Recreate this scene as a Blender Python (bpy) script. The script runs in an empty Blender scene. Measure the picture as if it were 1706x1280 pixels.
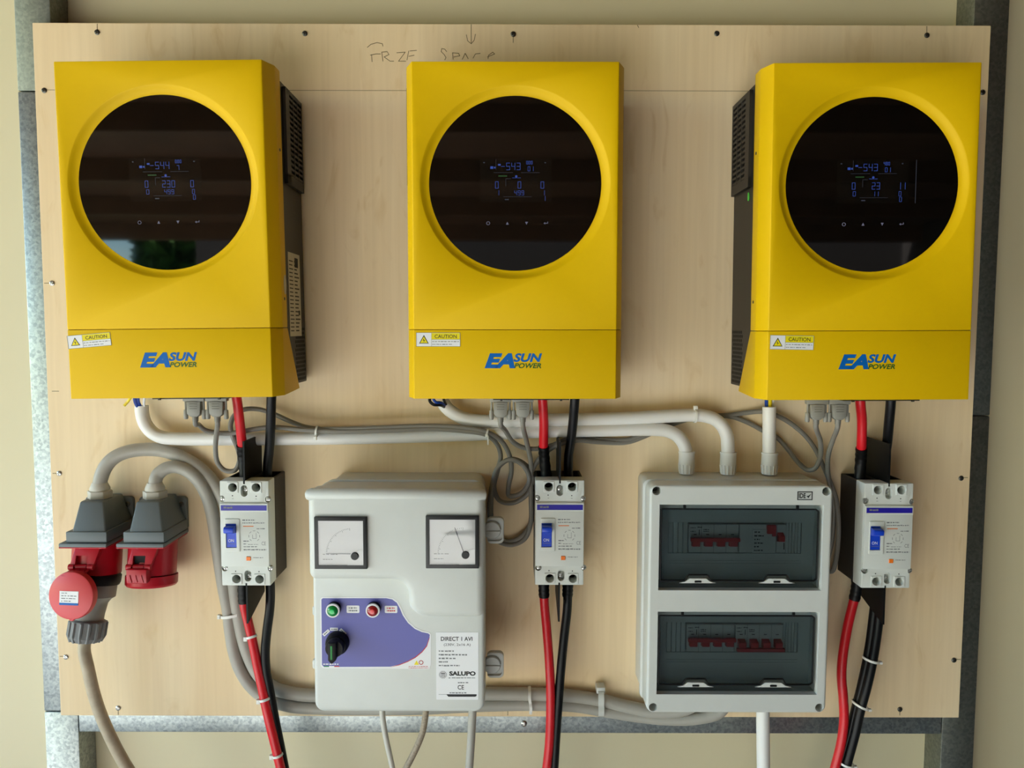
import bpy, bmesh, math, random
from mathutils import Vector, Matrix

# ------------------------------------------------------------------ camera, sky, sun, exposure
SC = bpy.context.scene
COL = SC.collection
PITCH, YAW, ROLL = 7.27508146e-02, -5.51927985e-04, 2.83241088e-03
EYE = Vector((1.13134219e-03, -1.19885731, 6.26075288e-01))
FPX = 1281.0
_F = Vector((0, math.cos(PITCH), -math.sin(PITCH)))
_U = Vector((0, math.sin(PITCH), math.cos(PITCH)))
_R = Vector((1, 0, 0))
_rz = Matrix.Rotation(YAW, 3, 'Z')
_F, _U, _R = _rz @ _F, _rz @ _U, _rz @ _R
_R, _U = math.cos(ROLL) * _R + math.sin(ROLL) * _U, -math.sin(ROLL) * _R + math.cos(ROLL) * _U
cam_data = bpy.data.cameras.new('camera')
cam_data.sensor_fit = 'HORIZONTAL'
cam_data.sensor_width = 36.0
cam_data.lens = FPX * 36.0 / 1706.0
cam_data.clip_start = 0.02
cam = bpy.data.objects.new('camera', cam_data)
cam.matrix_world = Matrix(((_R.x, _U.x, -_F.x, EYE.x), (_R.y, _U.y, -_F.y, EYE.y), (_R.z, _U.z, -_F.z, EYE.z), (0, 0, 0, 1)))
COL.objects.link(cam)
SC.camera = cam

world = bpy.data.worlds.new('world')
SC.world = world
world.use_nodes = True
wn = world.node_tree
wn.nodes.clear()
w_out = wn.nodes.new('ShaderNodeOutputWorld')
w_bg = wn.nodes.new('ShaderNodeBackground')
w_sky = wn.nodes.new('ShaderNodeTexSky')
w_sky.sky_type = 'NISHITA'
w_sky.sun_disc = False
w_sky.sun_elevation = math.radians(33)
w_sky.sun_rotation = math.radians(-75)
w_sky.air_density = 1.0
w_sky.dust_density = 0.2
w_sky.ozone_density = 1.5
w_bg.inputs['Strength'].default_value = 0.24
w_hs = wn.nodes.new('ShaderNodeHueSaturation')
w_hs.inputs['Saturation'].default_value = 1.45
wn.links.new(w_sky.outputs['Color'], w_hs.inputs['Color'])
wn.links.new(w_hs.outputs['Color'], w_bg.inputs['Color'])
wn.links.new(w_bg.outputs[0], w_out.inputs['Surface'])

sun_data = bpy.data.lights.new('sun', 'SUN')
sun_data.energy = 10.4
sun_data.angle = math.radians(0.6)
sun_data.color = (1.0, 0.99, 0.97)
sun = bpy.data.objects.new('sun', sun_data)
sun.rotation_euler = Vector((0.83, -0.25, -0.55)).to_track_quat('-Z', 'Y').to_euler()
sun.location = (-8, 3, 8)
COL.objects.link(sun)

SC.view_settings.view_transform = 'Standard'
SC.view_settings.look = 'None'
SC.view_settings.gamma = 1.0
SC.view_settings.use_curve_mapping = False
SC.view_settings.exposure = 1.84
SC.cycles.max_bounces = 10
SC.cycles.diffuse_bounces = 6
SC.cycles.glossy_bounces = 5
SC.cycles.transmission_bounces = 8
SC.cycles.transparent_max_bounces = 8
SC.cycles.sample_clamp_indirect = 6.0
SC.cycles.use_denoising = True

rnd = random.Random(7)


def at(px, py, y):
    """The point at depth y that the photograph shows at pixel (px, py)."""
    d = _F + _R * ((px - 853.0) / FPX) - _U * ((py - 640.0) / FPX)
    return EYE + d * ((y - EYE.y) / d.y)


def ax(px, py, y):
    p = at(px, py, y)
    return (p.x, p.z)


# ------------------------------------------------------------------ materials
def lin(c):
    return tuple((v / 12.92 if v <= 0.04045 else ((v + 0.055) / 1.055) ** 2.4) for v in (c[0] / 255, c[1] / 255, c[2] / 255)) + (1.0,)


MATS = {}


def mat(name, rgb, rough=0.5, metal=0.0, spec=0.5, noise=0.0, nscale=60.0, bump=0.0, bscale=300.0, coat=0.0, emit=None, estr=1.0, stretch=None):
    m = bpy.data.materials.new(name)
    m.use_nodes = True
    nt = m.node_tree
    b = nt.nodes['Principled BSDF']
    base = lin(rgb)
    b.inputs['Base Color'].default_value = base
    b.inputs['Roughness'].default_value = rough
    b.inputs['Metallic'].default_value = metal
    b.inputs['Specular IOR Level'].default_value = spec
    b.inputs['Coat Weight'].default_value = coat
    b.inputs['Coat Roughness'].default_value = 0.06
    if emit:
        b.inputs['Emission Color'].default_value = lin(emit)
        b.inputs['Emission Strength'].default_value = estr
    if noise > 0 or bump > 0:
        tc = nt.nodes.new('ShaderNodeTexCoord')
        mp = nt.nodes.new('ShaderNodeMapping')
        nt.links.new(tc.outputs['Object'], mp.inputs['Vector'])
        if stretch:
            mp.inputs['Scale'].default_value = stretch
    if noise > 0:
        n = nt.nodes.new('ShaderNodeTexNoise')
        n.inputs['Scale'].default_value = nscale
        n.inputs['Detail'].default_value = 5
        r = nt.nodes.new('ShaderNodeValToRGB')
        r.color_ramp.elements[0].position = 0.3
        r.color_ramp.elements[1].position = 0.7
        r.color_ramp.elements[0].color = tuple(v * (1 - noise) for v in base[:3]) + (1,)
        r.color_ramp.elements[1].color = tuple(min(1, v * (1 + noise)) for v in base[:3]) + (1,)
        nt.links.new(mp.outputs[0], n.inputs['Vector'])
        nt.links.new(n.outputs['Fac'], r.inputs['Fac'])
        nt.links.new(r.outputs['Color'], b.inputs['Base Color'])
    if bump > 0:
        n2 = nt.nodes.new('ShaderNodeTexNoise')
        n2.inputs['Scale'].default_value = bscale
        n2.inputs['Detail'].default_value = 3
        bm_ = nt.nodes.new('ShaderNodeBump')
        bm_.inputs['Strength'].default_value = bump
        bm_.inputs['Distance'].default_value = 0.001
        nt.links.new(mp.outputs[0], n2.inputs['Vector'])
        nt.links.new(n2.outputs['Fac'], bm_.inputs['Height'])
        nt.links.new(bm_.outputs[0], b.inputs['Normal'])
    MATS[name] = m
    return m


mat('yellow_paint', (224, 181, 0), 0.5, spec=0.2, noise=0.02, nscale=15, bump=0.08, bscale=900)
mat('black_body', (38, 34, 30), 0.5, bump=0.1, bscale=900)
mat('black_hole', (6, 6, 6), 0.8)
mat('black_plastic', (8, 8, 9), 0.5, spec=0.25)
mat('black_rubber', (10, 10, 11), 0.45, spec=0.3)
mat('glass_black', (4, 4, 4), 0.03, spec=0.7)
mat('screen_dark', (10, 10, 9), 0.05, spec=0.7)
mat('lcd_blue', (20, 30, 60), 0.4, emit=(70, 105, 215), estr=0.10)
mat('lcd_dim', (20, 22, 25), 0.4, emit=(95, 100, 120), estr=0.06)
mat('lcd_green', (10, 30, 15), 0.4, emit=(60, 120, 60), estr=0.07)
mat('icon_lit', (60, 60, 70), 0.4, emit=(150, 150, 180), estr=0.07)
mat('logo_blue', (0, 96, 176), 0.45, spec=0.3)
mat('logo_green', (38, 92, 30), 0.4)
mat('sticker_white', (232, 232, 232), 0.45)
mat('sticker_yellow', (235, 215, 0), 0.45)
mat('ink_black', (22, 22, 22), 0.6)
mat('ink_grey', (120, 122, 122), 0.6)
mat('ink_red', (190, 40, 45), 0.6)
mat('ink_orange', (215, 120, 60), 0.6)
mat('ink_green', (40, 130, 60), 0.6)
mat('label_paper', (196, 190, 176), 0.5)
mat('green_dot', (70, 200, 60), 0.4)
mat('grey_plastic', (205, 207, 201), 0.38, noise=0.015, nscale=40, bump=0.05, bscale=700)
mat('breaker_white', (210, 213, 206), 0.4, bump=0.05, bscale=900)
mat('breaker_black', (34, 30, 26), 0.55, bump=0.1, bscale=600)
mat('toggle_blue', (22, 66, 196), 0.3)
mat('strip_blue', (36, 28, 150), 0.3)
mat('orange_button', (240, 120, 30), 0.4)
mat('bright_steel', (190, 190, 186), 0.3, metal=1.0)
mat('dark_steel', (96, 94, 88), 0.42, metal=0.9)
mat('conduit_white', (228, 226, 222), 0.35, noise=0.01, nscale=30)
mat('tie_white', (228, 228, 222), 0.4)
mat('cable_grey', (168, 164, 154), 0.45, noise=0.03, nscale=60)
mat('cable_beige', (176, 162, 138), 0.5, noise=0.1, nscale=90)
mat('cable_braid', (150, 136, 116), 0.6, noise=0.25, nscale=350)
mat('serial_grey', (128, 124, 116), 0.45)
mat('connector_grey', (140, 137, 128), 0.5)
mat('cable_red', (208, 22, 34), 0.35, noise=0.03, nscale=40)
mat('cable_black', (10, 10, 13), 0.42, spec=0.3)
mat('wire_yellow', (225, 200, 20), 0.4)
mat('wire_blue', (26, 66, 160), 0.4)
mat('socket_grey', (100, 108, 110), 0.5, bump=0.06, bscale=500)
mat('gland_grey', (196, 192, 180), 0.45)
mat('socket_red', (176, 14, 34), 0.36)
mat('lid_red', (206, 62, 66), 0.4)
mat('plug_grey', (128, 126, 118), 0.5)
mat('nut_grey', (118, 120, 120), 0.5)
mat('panel_purple', (88, 88, 164), 0.4)
mat('meter_black', (24, 24, 24), 0.45)
mat('dial_white', (246, 247, 246), 0.5)
mat('lens_green', (0, 130, 50), 0.12, coat=0.6)
mat('lens_green_core', (40, 200, 100), 0.2)
mat('lens_red', (150, 20, 24), 0.12, coat=0.6)
mat('lens_red_core', (225, 80, 80), 0.2)
mat('inner_grey', (186, 190, 186), 0.45)
mat('module_grey', (190, 192, 188), 0.45)
mat('module_red', (190, 22, 26), 0.4)
mat('roof_wood', (104, 74, 48), 0.6, noise=0.2, nscale=6)
mat('bark', (70, 54, 40), 0.8, noise=0.2, nscale=10)
mat('leaf', (74, 116, 40), 0.6, noise=0.35, nscale=2.5)


def glass_mat(name, rgb, rough=0.03, ior=1.49):
    m = bpy.data.materials.new(name)
    m.use_nodes = True
    nt = m.node_tree
    nt.nodes.clear()
    o = nt.nodes.new('ShaderNodeOutputMaterial')
    t = nt.nodes.new('ShaderNodeBsdfTransparent')
    t.inputs['Color'].default_value = lin(rgb)
    g = nt.nodes.new('ShaderNodeBsdfGlossy')
    g.inputs['Roughness'].default_value = rough
    f = nt.nodes.new('ShaderNodeFresnel')
    f.inputs['IOR'].default_value = ior
    mx = nt.nodes.new('ShaderNodeMixShader')
    nt.links.new(f.outputs[0], mx.inputs[0])
    nt.links.new(t.outputs[0], mx.inputs[1])
    nt.links.new(g.outputs[0], mx.inputs[2])
    nt.links.new(mx.outputs[0], o.inputs['Surface'])
    MATS[name] = m
    return m


glass_mat('meter_glass', (255, 255, 255), 0.02, 1.6)
glass_mat('tint_glass', (210, 218, 220), 0.05)


def wood_mat():
    m = bpy.data.materials.new('birch_plywood')
    m.use_nodes = True
    nt = m.node_tree
    L = nt.links.new
    b = nt.nodes['Principled BSDF']
    b.inputs['Roughness'].default_value = 0.6
    b.inputs['Specular IOR Level'].default_value = 0.25
    tc = nt.nodes.new('ShaderNodeTexCoord')

    def layer(scale, nscale, detail, dist):
        mp = nt.nodes.new('ShaderNodeMapping')
        mp.inputs['Scale'].default_value = scale
        n = nt.nodes.new('ShaderNodeTexNoise')
        n.inputs['Scale'].default_value = nscale
        n.inputs['Detail'].default_value = detail
        n.inputs['Distortion'].default_value = dist
        L(tc.outputs['Object'], mp.inputs['Vector'])
        L(mp.outputs[0], n.inputs['Vector'])
        return n
    broad = layer((1, 1, 0.12), 7, 3, 0.6)
    fine = layer((1, 1, 0.03), 120, 4, 0.3)
    spot = layer((1, 1, 0.35), 22, 4, 1.5)
    r1 = nt.nodes.new('ShaderNodeValToRGB')
    e = r1.color_ramp.elements
    e[0].position, e[0].color = 0.3, lin((230, 203, 160))
    e[1].position, e[1].color = 0.7, lin((242, 221, 184))
    L(broad.outputs['Fac'], r1.inputs['Fac'])
    r2 = nt.nodes.new('ShaderNodeValToRGB')
    e = r2.color_ramp.elements
    e[0].position, e[0].color = 0.3, (0.965, 0.955, 0.94, 1)
    e[1].position, e[1].color = 0.65, (1.02, 1.02, 1.02, 1)
    L(fine.outputs['Fac'], r2.inputs['Fac'])
    r3 = nt.nodes.new('ShaderNodeValToRGB')
    e = r3.color_ramp.elements
    e[0].position, e[0].color = 0.24, (0.90, 0.85, 0.76, 1)
    e[1].position, e[1].color = 0.40, (1, 1, 1, 1)
    L(spot.outputs['Fac'], r3.inputs['Fac'])
    mx = nt.nodes.new('ShaderNodeMixRGB')
    mx.blend_type = 'MULTIPLY'
    mx.inputs[0].default_value = 1
    L(r1.outputs[0], mx.inputs[1])
    L(r2.outputs[0], mx.inputs[2])
    mx2 = nt.nodes.new('ShaderNodeMixRGB')
    mx2.blend_type = 'MULTIPLY'
    mx2.inputs[0].default_value = 1
    L(mx.outputs[0], mx2.inputs[1])
    L(r3.outputs[0], mx2.inputs[2])
    L(mx2.outputs[0], b.inputs['Base Color'])
    MATS['birch_plywood'] = m


wood_mat()


def galv_mat(name, dark, light, rough):
    m = bpy.data.materials.new(name)
    m.use_nodes = True
    nt = m.node_tree
    L = nt.links.new
    b = nt.nodes['Principled BSDF']
    b.inputs['Metallic'].default_value = 0.95
    tc = nt.nodes.new('ShaderNodeTexCoord')
    v = nt.nodes.new('ShaderNodeTexVoronoi')
    v.inputs['Scale'].default_value = 230
    n = nt.nodes.new('ShaderNodeTexNoise')
    n.inputs['Scale'].default_value = 260
    n.inputs['Detail'].default_value = 6
    L(tc.outputs['Object'], v.inputs['Vector'])
    L(tc.outputs['Object'], n.inputs['Vector'])
    mx = nt.nodes.new('ShaderNodeMixRGB')
    mx.inputs[0].default_value = 0.6
    L(v.outputs['Color'], mx.inputs[1])
    L(n.outputs['Fac'], mx.inputs[2])
    r = nt.nodes.new('ShaderNodeValToRGB')
    e = r.color_ramp.elements
    e[0].position, e[0].color = 0.3, lin(dark)
    e[1].position, e[1].color = 0.65, lin(light)
    L(mx.outputs[0], r.inputs['Fac'])
    L(r.outputs[0], b.inputs['Base Color'])
    b.inputs['Roughness'].default_value = rough
    MATS[name] = m


galv_mat('galvanized_steel', (138, 145, 146), (174, 180, 178), 0.44)
galv_mat('dull_shaded_steel', (120, 124, 118), (142, 145, 136), 0.5)
mat('wall_cream', (217, 205, 168), 0.45, noise=0.02, nscale=3)
mat('lawn', (72, 92, 44), 0.9, noise=0.3, nscale=6)
mat('render_brown', (46, 41, 37), 0.8, noise=0.1, nscale=4)
mat('porch_concrete', (198, 199, 195), 0.8, noise=0.1, nscale=4)


# ------------------------------------------------------------------ mesh helpers
class MB:
    def __init__(self):
        self.bm = bmesh.new()

    def _add(self, bm):
        me = bpy.data.meshes.new('tmp')
        bm.to_mesh(me)
        bm.free()
        self.bm.from_mesh(me)
        bpy.data.meshes.remove(me)
        return self

    def box(self, x0, x1, y0, y1, z0, z1, bev=0.0, seg=2):
        return self.loft([[(x0, y0, z0), (x1, y0, z0), (x1, y1, z0), (x0, y1, z0)], [(x0, y0, z1), (x1, y0, z1), (x1, y1, z1), (x0, y1, z1)]], bev=bev, seg=seg)

    def loft(self, loops, cap=True, closed=True, bev=0.0, seg=2, bev_angle=None):
        bm = bmesh.new()
        vs = [[bm.verts.new(p) for p in lp] for lp in loops]
        n = len(loops[0])
        for a, b in zip(vs[:-1], vs[1:]):
            for i in range(n if closed else n - 1):
                j = (i + 1) % n
                bm.faces.new((a[i], a[j], b[j], b[i]))
        if cap:
            bm.faces.new(list(reversed(vs[0])))
            bm.faces.new(vs[-1])
        bmesh.ops.recalc_face_normals(bm, faces=bm.faces)
        if bev > 0:
            ed = [e for e in bm.edges if len(e.link_faces) == 2 and e.calc_face_angle(0) > (bev_angle or 0.35)]
            bmesh.ops.bevel(bm, geom=ed, offset=bev, segments=seg, profile=0.5, affect='EDGES', clamp_overlap=True)
        return self._add(bm)

    def prism(self, poly, y0, y1, bev=0.0, seg=2, bev_angle=None):
        """Polygon of (x, z) points given depth from y0 to y1."""
        return self.loft([[(x, y0, z) for x, z in poly], [(x, y1, z) for x, z in poly]], bev=bev, seg=seg, bev_angle=bev_angle)

    def prism_z(self, poly, z0, z1, bev=0.0, seg=2):
        return self.loft([[(x, y, z0) for x, y in poly], [(x, y, z1) for x, y in poly]], bev=bev, seg=seg)

    def prism_x(self, poly, x0, x1, bev=0.0, seg=2):
        return self.loft([[(x0, y, z) for y, z in poly], [(x1, y, z) for y, z in poly]], bev=bev, seg=seg)

    def lathe(self, prof, o, axis, n=24, cap=True):
        axis = Vector(axis).normalized()
        u = axis.orthogonal().normalized()
        w = axis.cross(u)
        o = Vector(o)
        loops = []
        for r, h in prof:
            loops.append([tuple(o + axis * h + (u * math.cos(2 * math.pi * i / n) + w * math.sin(2 * math.pi * i / n)) * max(r, 1e-5)) for i in range(n)])
        return self.loft(loops, cap=cap)

    def cyl(self, p0, p1, r, n=20):
        p0, p1 = Vector(p0), Vector(p1)
        return self.lathe([(r, 0), (r, (p1 - p0).length)], p0, p1 - p0, n)

    def tube(self, pts, r, n=12, cap=True):
        pts = [Vector(p) for p in pts]
        loops = []
        t0 = (pts[1] - pts[0]).normalized()
        u = t0.orthogonal().normalized()
        for i, p in enumerate(pts):
            t = (pts[min(i + 1, len(pts) - 1)] - pts[max(i - 1, 0)]).normalized()
            u = (u - t * u.dot(t))
            u = u.normalized() if u.length > 1e-6 else t.orthogonal().normalized()
            w = t.cross(u)
            rr = r[i] if isinstance(r, (list, tuple)) else r
            loops.append([tuple(p + (u * math.cos(2 * math.pi * k / n) + w * math.sin(2 * math.pi * k / n)) * rr) for k in range(n)])
        return self.loft(loops, cap=cap)

    def ring(self, o, axis, r, rt, n=24, m=8):
        """Torus."""
        axis = Vector(axis).normalized()
        u = axis.orthogonal().normalized()
        w = axis.cross(u)
        o = Vector(o)
        bm = bmesh.new()
        vs = []
        for i in range(n):
            a = 2 * math.pi * i / n
            d = u * math.cos(a) + w * math.sin(a)
            vs.append([bm.verts.new(o + d * (r + rt * math.cos(2 * math.pi * k / m)) + axis * rt * math.sin(2 * math.pi * k / m)) for k in range(m)])
        for i in range(n):
            for k in range(m):
                bm.faces.new((vs[i][k], vs[(i + 1) % n][k], vs[(i + 1) % n][(k + 1) % m], vs[i][(k + 1) % m]))
        bmesh.ops.recalc_face_normals(bm, faces=bm.faces)
        return self._add(bm)

    def mesh(self, me):
        self.bm.from_mesh(me)
        return self

    def carve(self, cutter):
        ms = []
        for k, mb in enumerate((self, cutter)):
            me = bpy.data.meshes.new('tmp')
            mb.bm.to_mesh(me)
            o = bpy.data.objects.new('tmp', me)
            COL.objects.link(o)
            ms.append(o)
        md = ms[0].modifiers.new('b', 'BOOLEAN')
        md.operation = 'DIFFERENCE'
        md.solver = 'EXACT'
        md.object = ms[1]
        bpy.context.view_layer.update()
        dg = bpy.context.evaluated_depsgraph_get()
        me2 = bpy.data.meshes.new_from_object(ms[0].evaluated_get(dg))
        self.bm.clear()
        self.bm.from_mesh(me2)
        for o in ms:
            d = o.data
            bpy.data.objects.remove(o)
            bpy.data.meshes.remove(d)
        bpy.data.meshes.remove(me2)
        cutter.bm.free()
        return self

    def transform(self, M):
        bmesh.ops.transform(self.bm, matrix=M, verts=self.bm.verts)
        return self

    def build(self, name, m, parent=None, label=None, smooth=35, kind=None):
        me = bpy.data.meshes.new(name)
        off = OFF.get(parent.name, Vector()) if parent else Vector()
        if off.length > 0:
            bmesh.ops.translate(self.bm, vec=-off, verts=self.bm.verts)
        self.bm.to_mesh(me)
        self.bm.free()
        me.materials.append(MATS[m])
        for p in me.polygons:
            p.use_smooth = True
        me.set_sharp_from_angle(angle=math.radians(smooth))
        o = bpy.data.objects.new(name, me)
        COL.objects.link(o)
        if parent:
            o.parent = parent
            OFF[o.name] = off
        if label:
            o['label'] = label
        if kind:
            o['kind'] = kind
        return o


OFF = {}


def thing(name, label, cat, loc=(0, 0, 0), group=None, local=False):
    o = bpy.data.objects.new(name, None)
    o.empty_display_size = 0.05
    o.location = loc
    COL.objects.link(o)
    o['label'] = label
    o['category'] = cat
    if group:
        o['group'] = group
    OFF[o.name] = Vector() if local else Vector(loc)
    return o


def children(o):
    return [c for c in bpy.data.objects if c.parent == o]


def copy_tree(o, parent=None):
    c = o.copy()
    COL.objects.link(c)
    OFF[c.name] = OFF.get(o.name, Vector())
    if parent:
        c.parent = parent
    for ch in children(o):
        copy_tree(ch, c)
    return c


def spline(pts, per=8):
    """Smooth path (centripetal-like Catmull-Rom) through 3-D points."""
    P = [Vector(p) for p in pts]
    P = [P[0] * 2 - P[1]] + P + [P[-1] * 2 - P[-2]]
    out = []
    for i in range(1, len(P) - 2):
        a, b, c, d = P[i - 1:i + 3]
        t0 = 0.0
        t1 = t0 + max((b - a).length, 1e-6) ** 0.5
        t2 = t1 + max((c - b).length, 1e-6) ** 0.5
        t3 = t2 + max((d - c).length, 1e-6) ** 0.5
        for k in range(per):
            t = t1 + (t2 - t1) * k / per
            A1 = a * ((t1 - t) / (t1 - t0)) + b * ((t - t0) / (t1 - t0))
            A2 = b * ((t2 - t) / (t2 - t1)) + c * ((t - t1) / (t2 - t1))
            A3 = c * ((t3 - t) / (t3 - t2)) + d * ((t - t2) / (t3 - t2))
            B1 = A1 * ((t2 - t) / (t2 - t0)) + A2 * ((t - t0) / (t2 - t0))
            B2 = A2 * ((t3 - t) / (t3 - t1)) + A3 * ((t - t1) / (t3 - t1))
            out.append(B1 * ((t2 - t) / (t2 - t1)) + B2 * ((t - t1) / (t2 - t1)))
    out.append(P[-2])
    return out


def path(*pxs, per=8):
    """Smooth path through (px, py, depth) stations."""
    return spline([at(*p) for p in pxs], per)


def to_floor(P_, bend=0.05):
    """Carry a cable that leaves the picture on down to the floor."""
    a, d = P_[-1], (P_[-1] - P_[-2]).normalized()
    q = a + d * 0.12
    x = q.x + d.x * bend
    return P_[:-1] + spline([tuple(a), tuple(q), (x, q.y, -0.55), (x, q.y, GZ + 0.004)], 6)


GZ = -0.95  # floor level


def near_path(pts, p):
    k = min(range(1, len(pts) - 1), key=lambda i: (pts[i] - p).length)
    return pts[k], (pts[k + 1] - pts[k - 1]).normalized()


def tie(pts, station, r, parent, tail=True, rt=0.0013, flip=-1):
    """A cable tie round a cable: band, head and cut tail."""
    p, t = near_path(pts, at(*station))
    m = MB().lathe([(r, -0.0018), (r + rt, -0.0018), (r + rt, 0.0018), (r, 0.0018)], p, t, 20, cap=False)
    if tail:
        side = t.cross(Vector((0, 1, 0))).normalized()
        q = p + side * (flip * (r + 0.001)) - Vector((0, 0.003, 0))
        m.box(q.x - 0.003, q.x + 0.003, q.y - 0.003, q.y + 0.003, q.z - 0.0035, q.z + 0.0035, 0.0008)
    return m.build('cable_tie', 'tie_white', parent, label='white plastic cable tie')


def text(body, x0, x1, z0, z1, y, m, parent, name='lettering', shear=0.0, bold=0.0, angle=0.0, thick=0.0002, wid=None):
    cu = bpy.data.curves.new('t', 'FONT')
    cu.body = body
    cu.size = 1.0
    cu.shear = shear
    cu.offset = bold
    cu.resolution_u = 3
    o = bpy.data.objects.new('t', cu)
    COL.objects.link(o)
    bpy.context.view_layer.update()
    me = bpy.data.meshes.new_from_object(o.evaluated_get(bpy.context.evaluated_depsgraph_get()))
    bpy.data.objects.remove(o)
    bpy.data.curves.remove(cu)
    bm = bmesh.new()
    bm.from_mesh(me)
    bpy.data.meshes.remove(me)
    xs = [v.co.x for v in bm.verts]
    ys = [v.co.y for v in bm.verts]
    mx0, mx1, my0, my1 = min(xs), max(xs), min(ys), max(ys)
    cx, cz = (x0 + x1) / 2, (z0 + z1) / 2
    ca, sa = math.cos(angle), math.sin(angle)
    for v in bm.verts:
        X = x0 + (v.co.x - mx0) / (mx1 - mx0) * (x1 - x0) - cx
        Z = z0 + (v.co.y - my0) / (my1 - my0) * (z1 - z0) - cz
        v.co = (cx + X * ca - Z * sa, y, cz + X * sa + Z * ca)
    for f in bm.faces:
        f.normal_update()
        if f.normal.y > 0:
            f.normal_flip()
    mb = MB()
    mb._add(bm)
    return mb if parent is None else mb.build(name, m, parent)


def dashes(mb, x0, x1, z, h, y, seed, gap=0.35, word=0.006):
    """A line of print too small to read: a row of short ink marks."""
    r = random.Random(seed)
    x = x0
    while x < x1:
        w = min(word * (0.4 + r.random() * 1.2), x1 - x)
        mb.box(x, x + w, y - 0.0001, y, z - h / 2 * (0.6 + 0.4 * r.random()), z + h / 2 * (0.6 + 0.4 * r.random()))
        x += w + word * gap * (0.5 + r.random())
    return mb


SEG = {'0': 'abcdef', '1': 'bc', '2': 'abged', '3': 'abgcd', '4': 'fgbc', '5': 'afgcd', '6': 'afgedc', '7': 'abc', '8': 'abcdefg', '9': 'abcdfg', '-': 'g', 'L': 'fed', 'P': 'abefg', ' ': ''}


def digits(mb, s, x, z, w, h, y, t=0.0006):
    """Seven-segment figures, left to right from x, bottom at z."""
    for ch in s:
        if ch == '.':
            mb.box(x - w * 0.25, x - w * 0.25 + t * 1.4, y - 0.0001, y, z, z + t * 1.4)
            continue
        for sg in SEG[ch]:
            b = {'a': (0, w, h - t, h), 'g': (0, w, h / 2 - t / 2, h / 2 + t / 2), 'd': (0, w, 0, t), 'f': (0, t, h / 2, h), 'e': (0, t, 0, h / 2), 'b': (w - t, w, h / 2, h), 'c': (w - t, w, 0, h / 2)}[sg]
            mb.box(x + b[0], x + b[1], y - 0.0001, y, z + b[2], z + b[3])
        x += w * 1.4
    return mb


def circle(cx, cz, r, n=24, a0=0.0):
    return [(cx + r * math.cos(a0 + 2 * math.pi * i / n), cz + r * math.sin(a0 + 2 * math.pi * i / n)) for i in range(n)]


def rrect(x0, x1, z0, z1, r, n=5):
    out = []
    for cx, cz, a in ((x1 - r, z1 - r, 0), (x0 + r, z1 - r, 90), (x0 + r, z0 + r, 180), (x1 - r, z0 + r, 270)):
        for k in range(n + 1):
            t = math.radians(a + 90 * k / n)
            out.append((cx + r * math.cos(t), cz + r * math.sin(t)))
    return out


def screw_mb(o, r=0.004, axis=(0, -1, 0), h=0.0018, slot=False, cross=True):
    """Screw head with a crosswise recess: domed disc whose top is cut."""
    m = MB().lathe([(r, 0), (r, h * 0.4), (r * 0.75, h * 0.85), (r * 0.35, h)], o, axis, 16)
    o = Vector(o)
    a = Vector(axis).normalized()
    w, l = r * 0.14, r * 0.70
    plus = [(-w, -l), (w, -l), (w, -w), (l, -w), (l, w), (w, w), (w, l), (-w, l), (-w, w), (-l, w), (-l, -w), (-w, -w)]
    if abs(a.y) < 0.9:
        return m
    c = MB().prism([(o.x + p, o.z + q) for p, q in plus], o.y - h * 2, o.y - h * 0.3)
    return m.carve(c)


# ------------------------------------------------------------------ the place: wall, ground, roof
def structure(mb, name, m):
    o = mb.build(name, m)
    o['kind'] = 'structure'
    return o


structure(MB().box(-6.0, 3.4, 0.069, 0.13, GZ, 2.0), 'wall_back', 'wall_cream')  # unseen far-left run lengthened to shade the floor near the board
structure(MB().box(-5.6, 3.6, -5.6, 0.4, GZ - 0.1, GZ), 'floor', 'porch_concrete')
structure(MB().box(-25, 20, -30, 8, GZ - 0.3, GZ - 0.101), 'ground', 'lawn')
# sloping porch roof: 2.9 m at the wall, 2.35 m at the eaves
def roof_z(y):
    return 1.95 + (y / 5.6) * 0.47


ceil = structure(MB().loft([[(-4.2, 0.6, roof_z(0.6)), (5.0, 0.6, roof_z(0.6)), (5.0, -5.6, roof_z(-5.6)), (-4.2, -5.6, roof_z(-5.6))],
                            [(-4.2, 0.6, roof_z(0.6) + .08), (5.0, 0.6, roof_z(0.6) + .08), (5.0, -5.6, roof_z(-5.6) + .08), (-4.2, -5.6, roof_z(-5.6) + .08)]]), 'ceiling', 'roof_wood')
for k in range(7):
    y = -0.3 - k * 0.88
    MB().box(-4.2, 5.0, y - 0.05, y + 0.05, roof_z(y) - 0.13, roof_z(y) + 0.02).build('beam', 'roof_wood', ceil)
structure(MB().box(3.4, 3.5, -5.85, 0.13, GZ, 2.6), 'wall_right', 'render_brown')
structure(MB().box(-2.75, 3.5, -6.05, -5.85, GZ, 2.6), 'wall_front', 'render_brown')


def tree(x, y, h, fat, label):
    t = thing('tree', label, 'tree', (x, y, GZ))
    MB().tube(spline([(x, y, GZ), (x + .1, y, GZ + h * .3), (x - .05, y, GZ + h * .6)], 5), [0.2 - 0.008 * i for i in range(11)], 10).build('trunk', 'bark', t)
    r = random.Random(int(x * 10))
    m = MB()
    bm = m.bm
    for k in range(2600):
        a, u, q = r.random() * 6.283, r.random() * 2 - 1, r.random() ** 0.4
        s = math.sqrt(1 - u * u)
        c = Vector((x + math.cos(a) * s * q * h * fat, y + math.sin(a) * s * q * h * fat, GZ + h * .56 + u * q * h * .42))
        e1 = Vector((r.gauss(0, 1), r.gauss(0, 1), r.gauss(0, 1))).normalized() * h * 0.035
        e2 = e1.orthogonal().normalized() * h * 0.018
        bm.faces.new([bm.verts.new(c + d) for d in (-e1, e2, e1, -e2)])
    m.build('foliage', 'leaf', t, kind='stuff')


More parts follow.
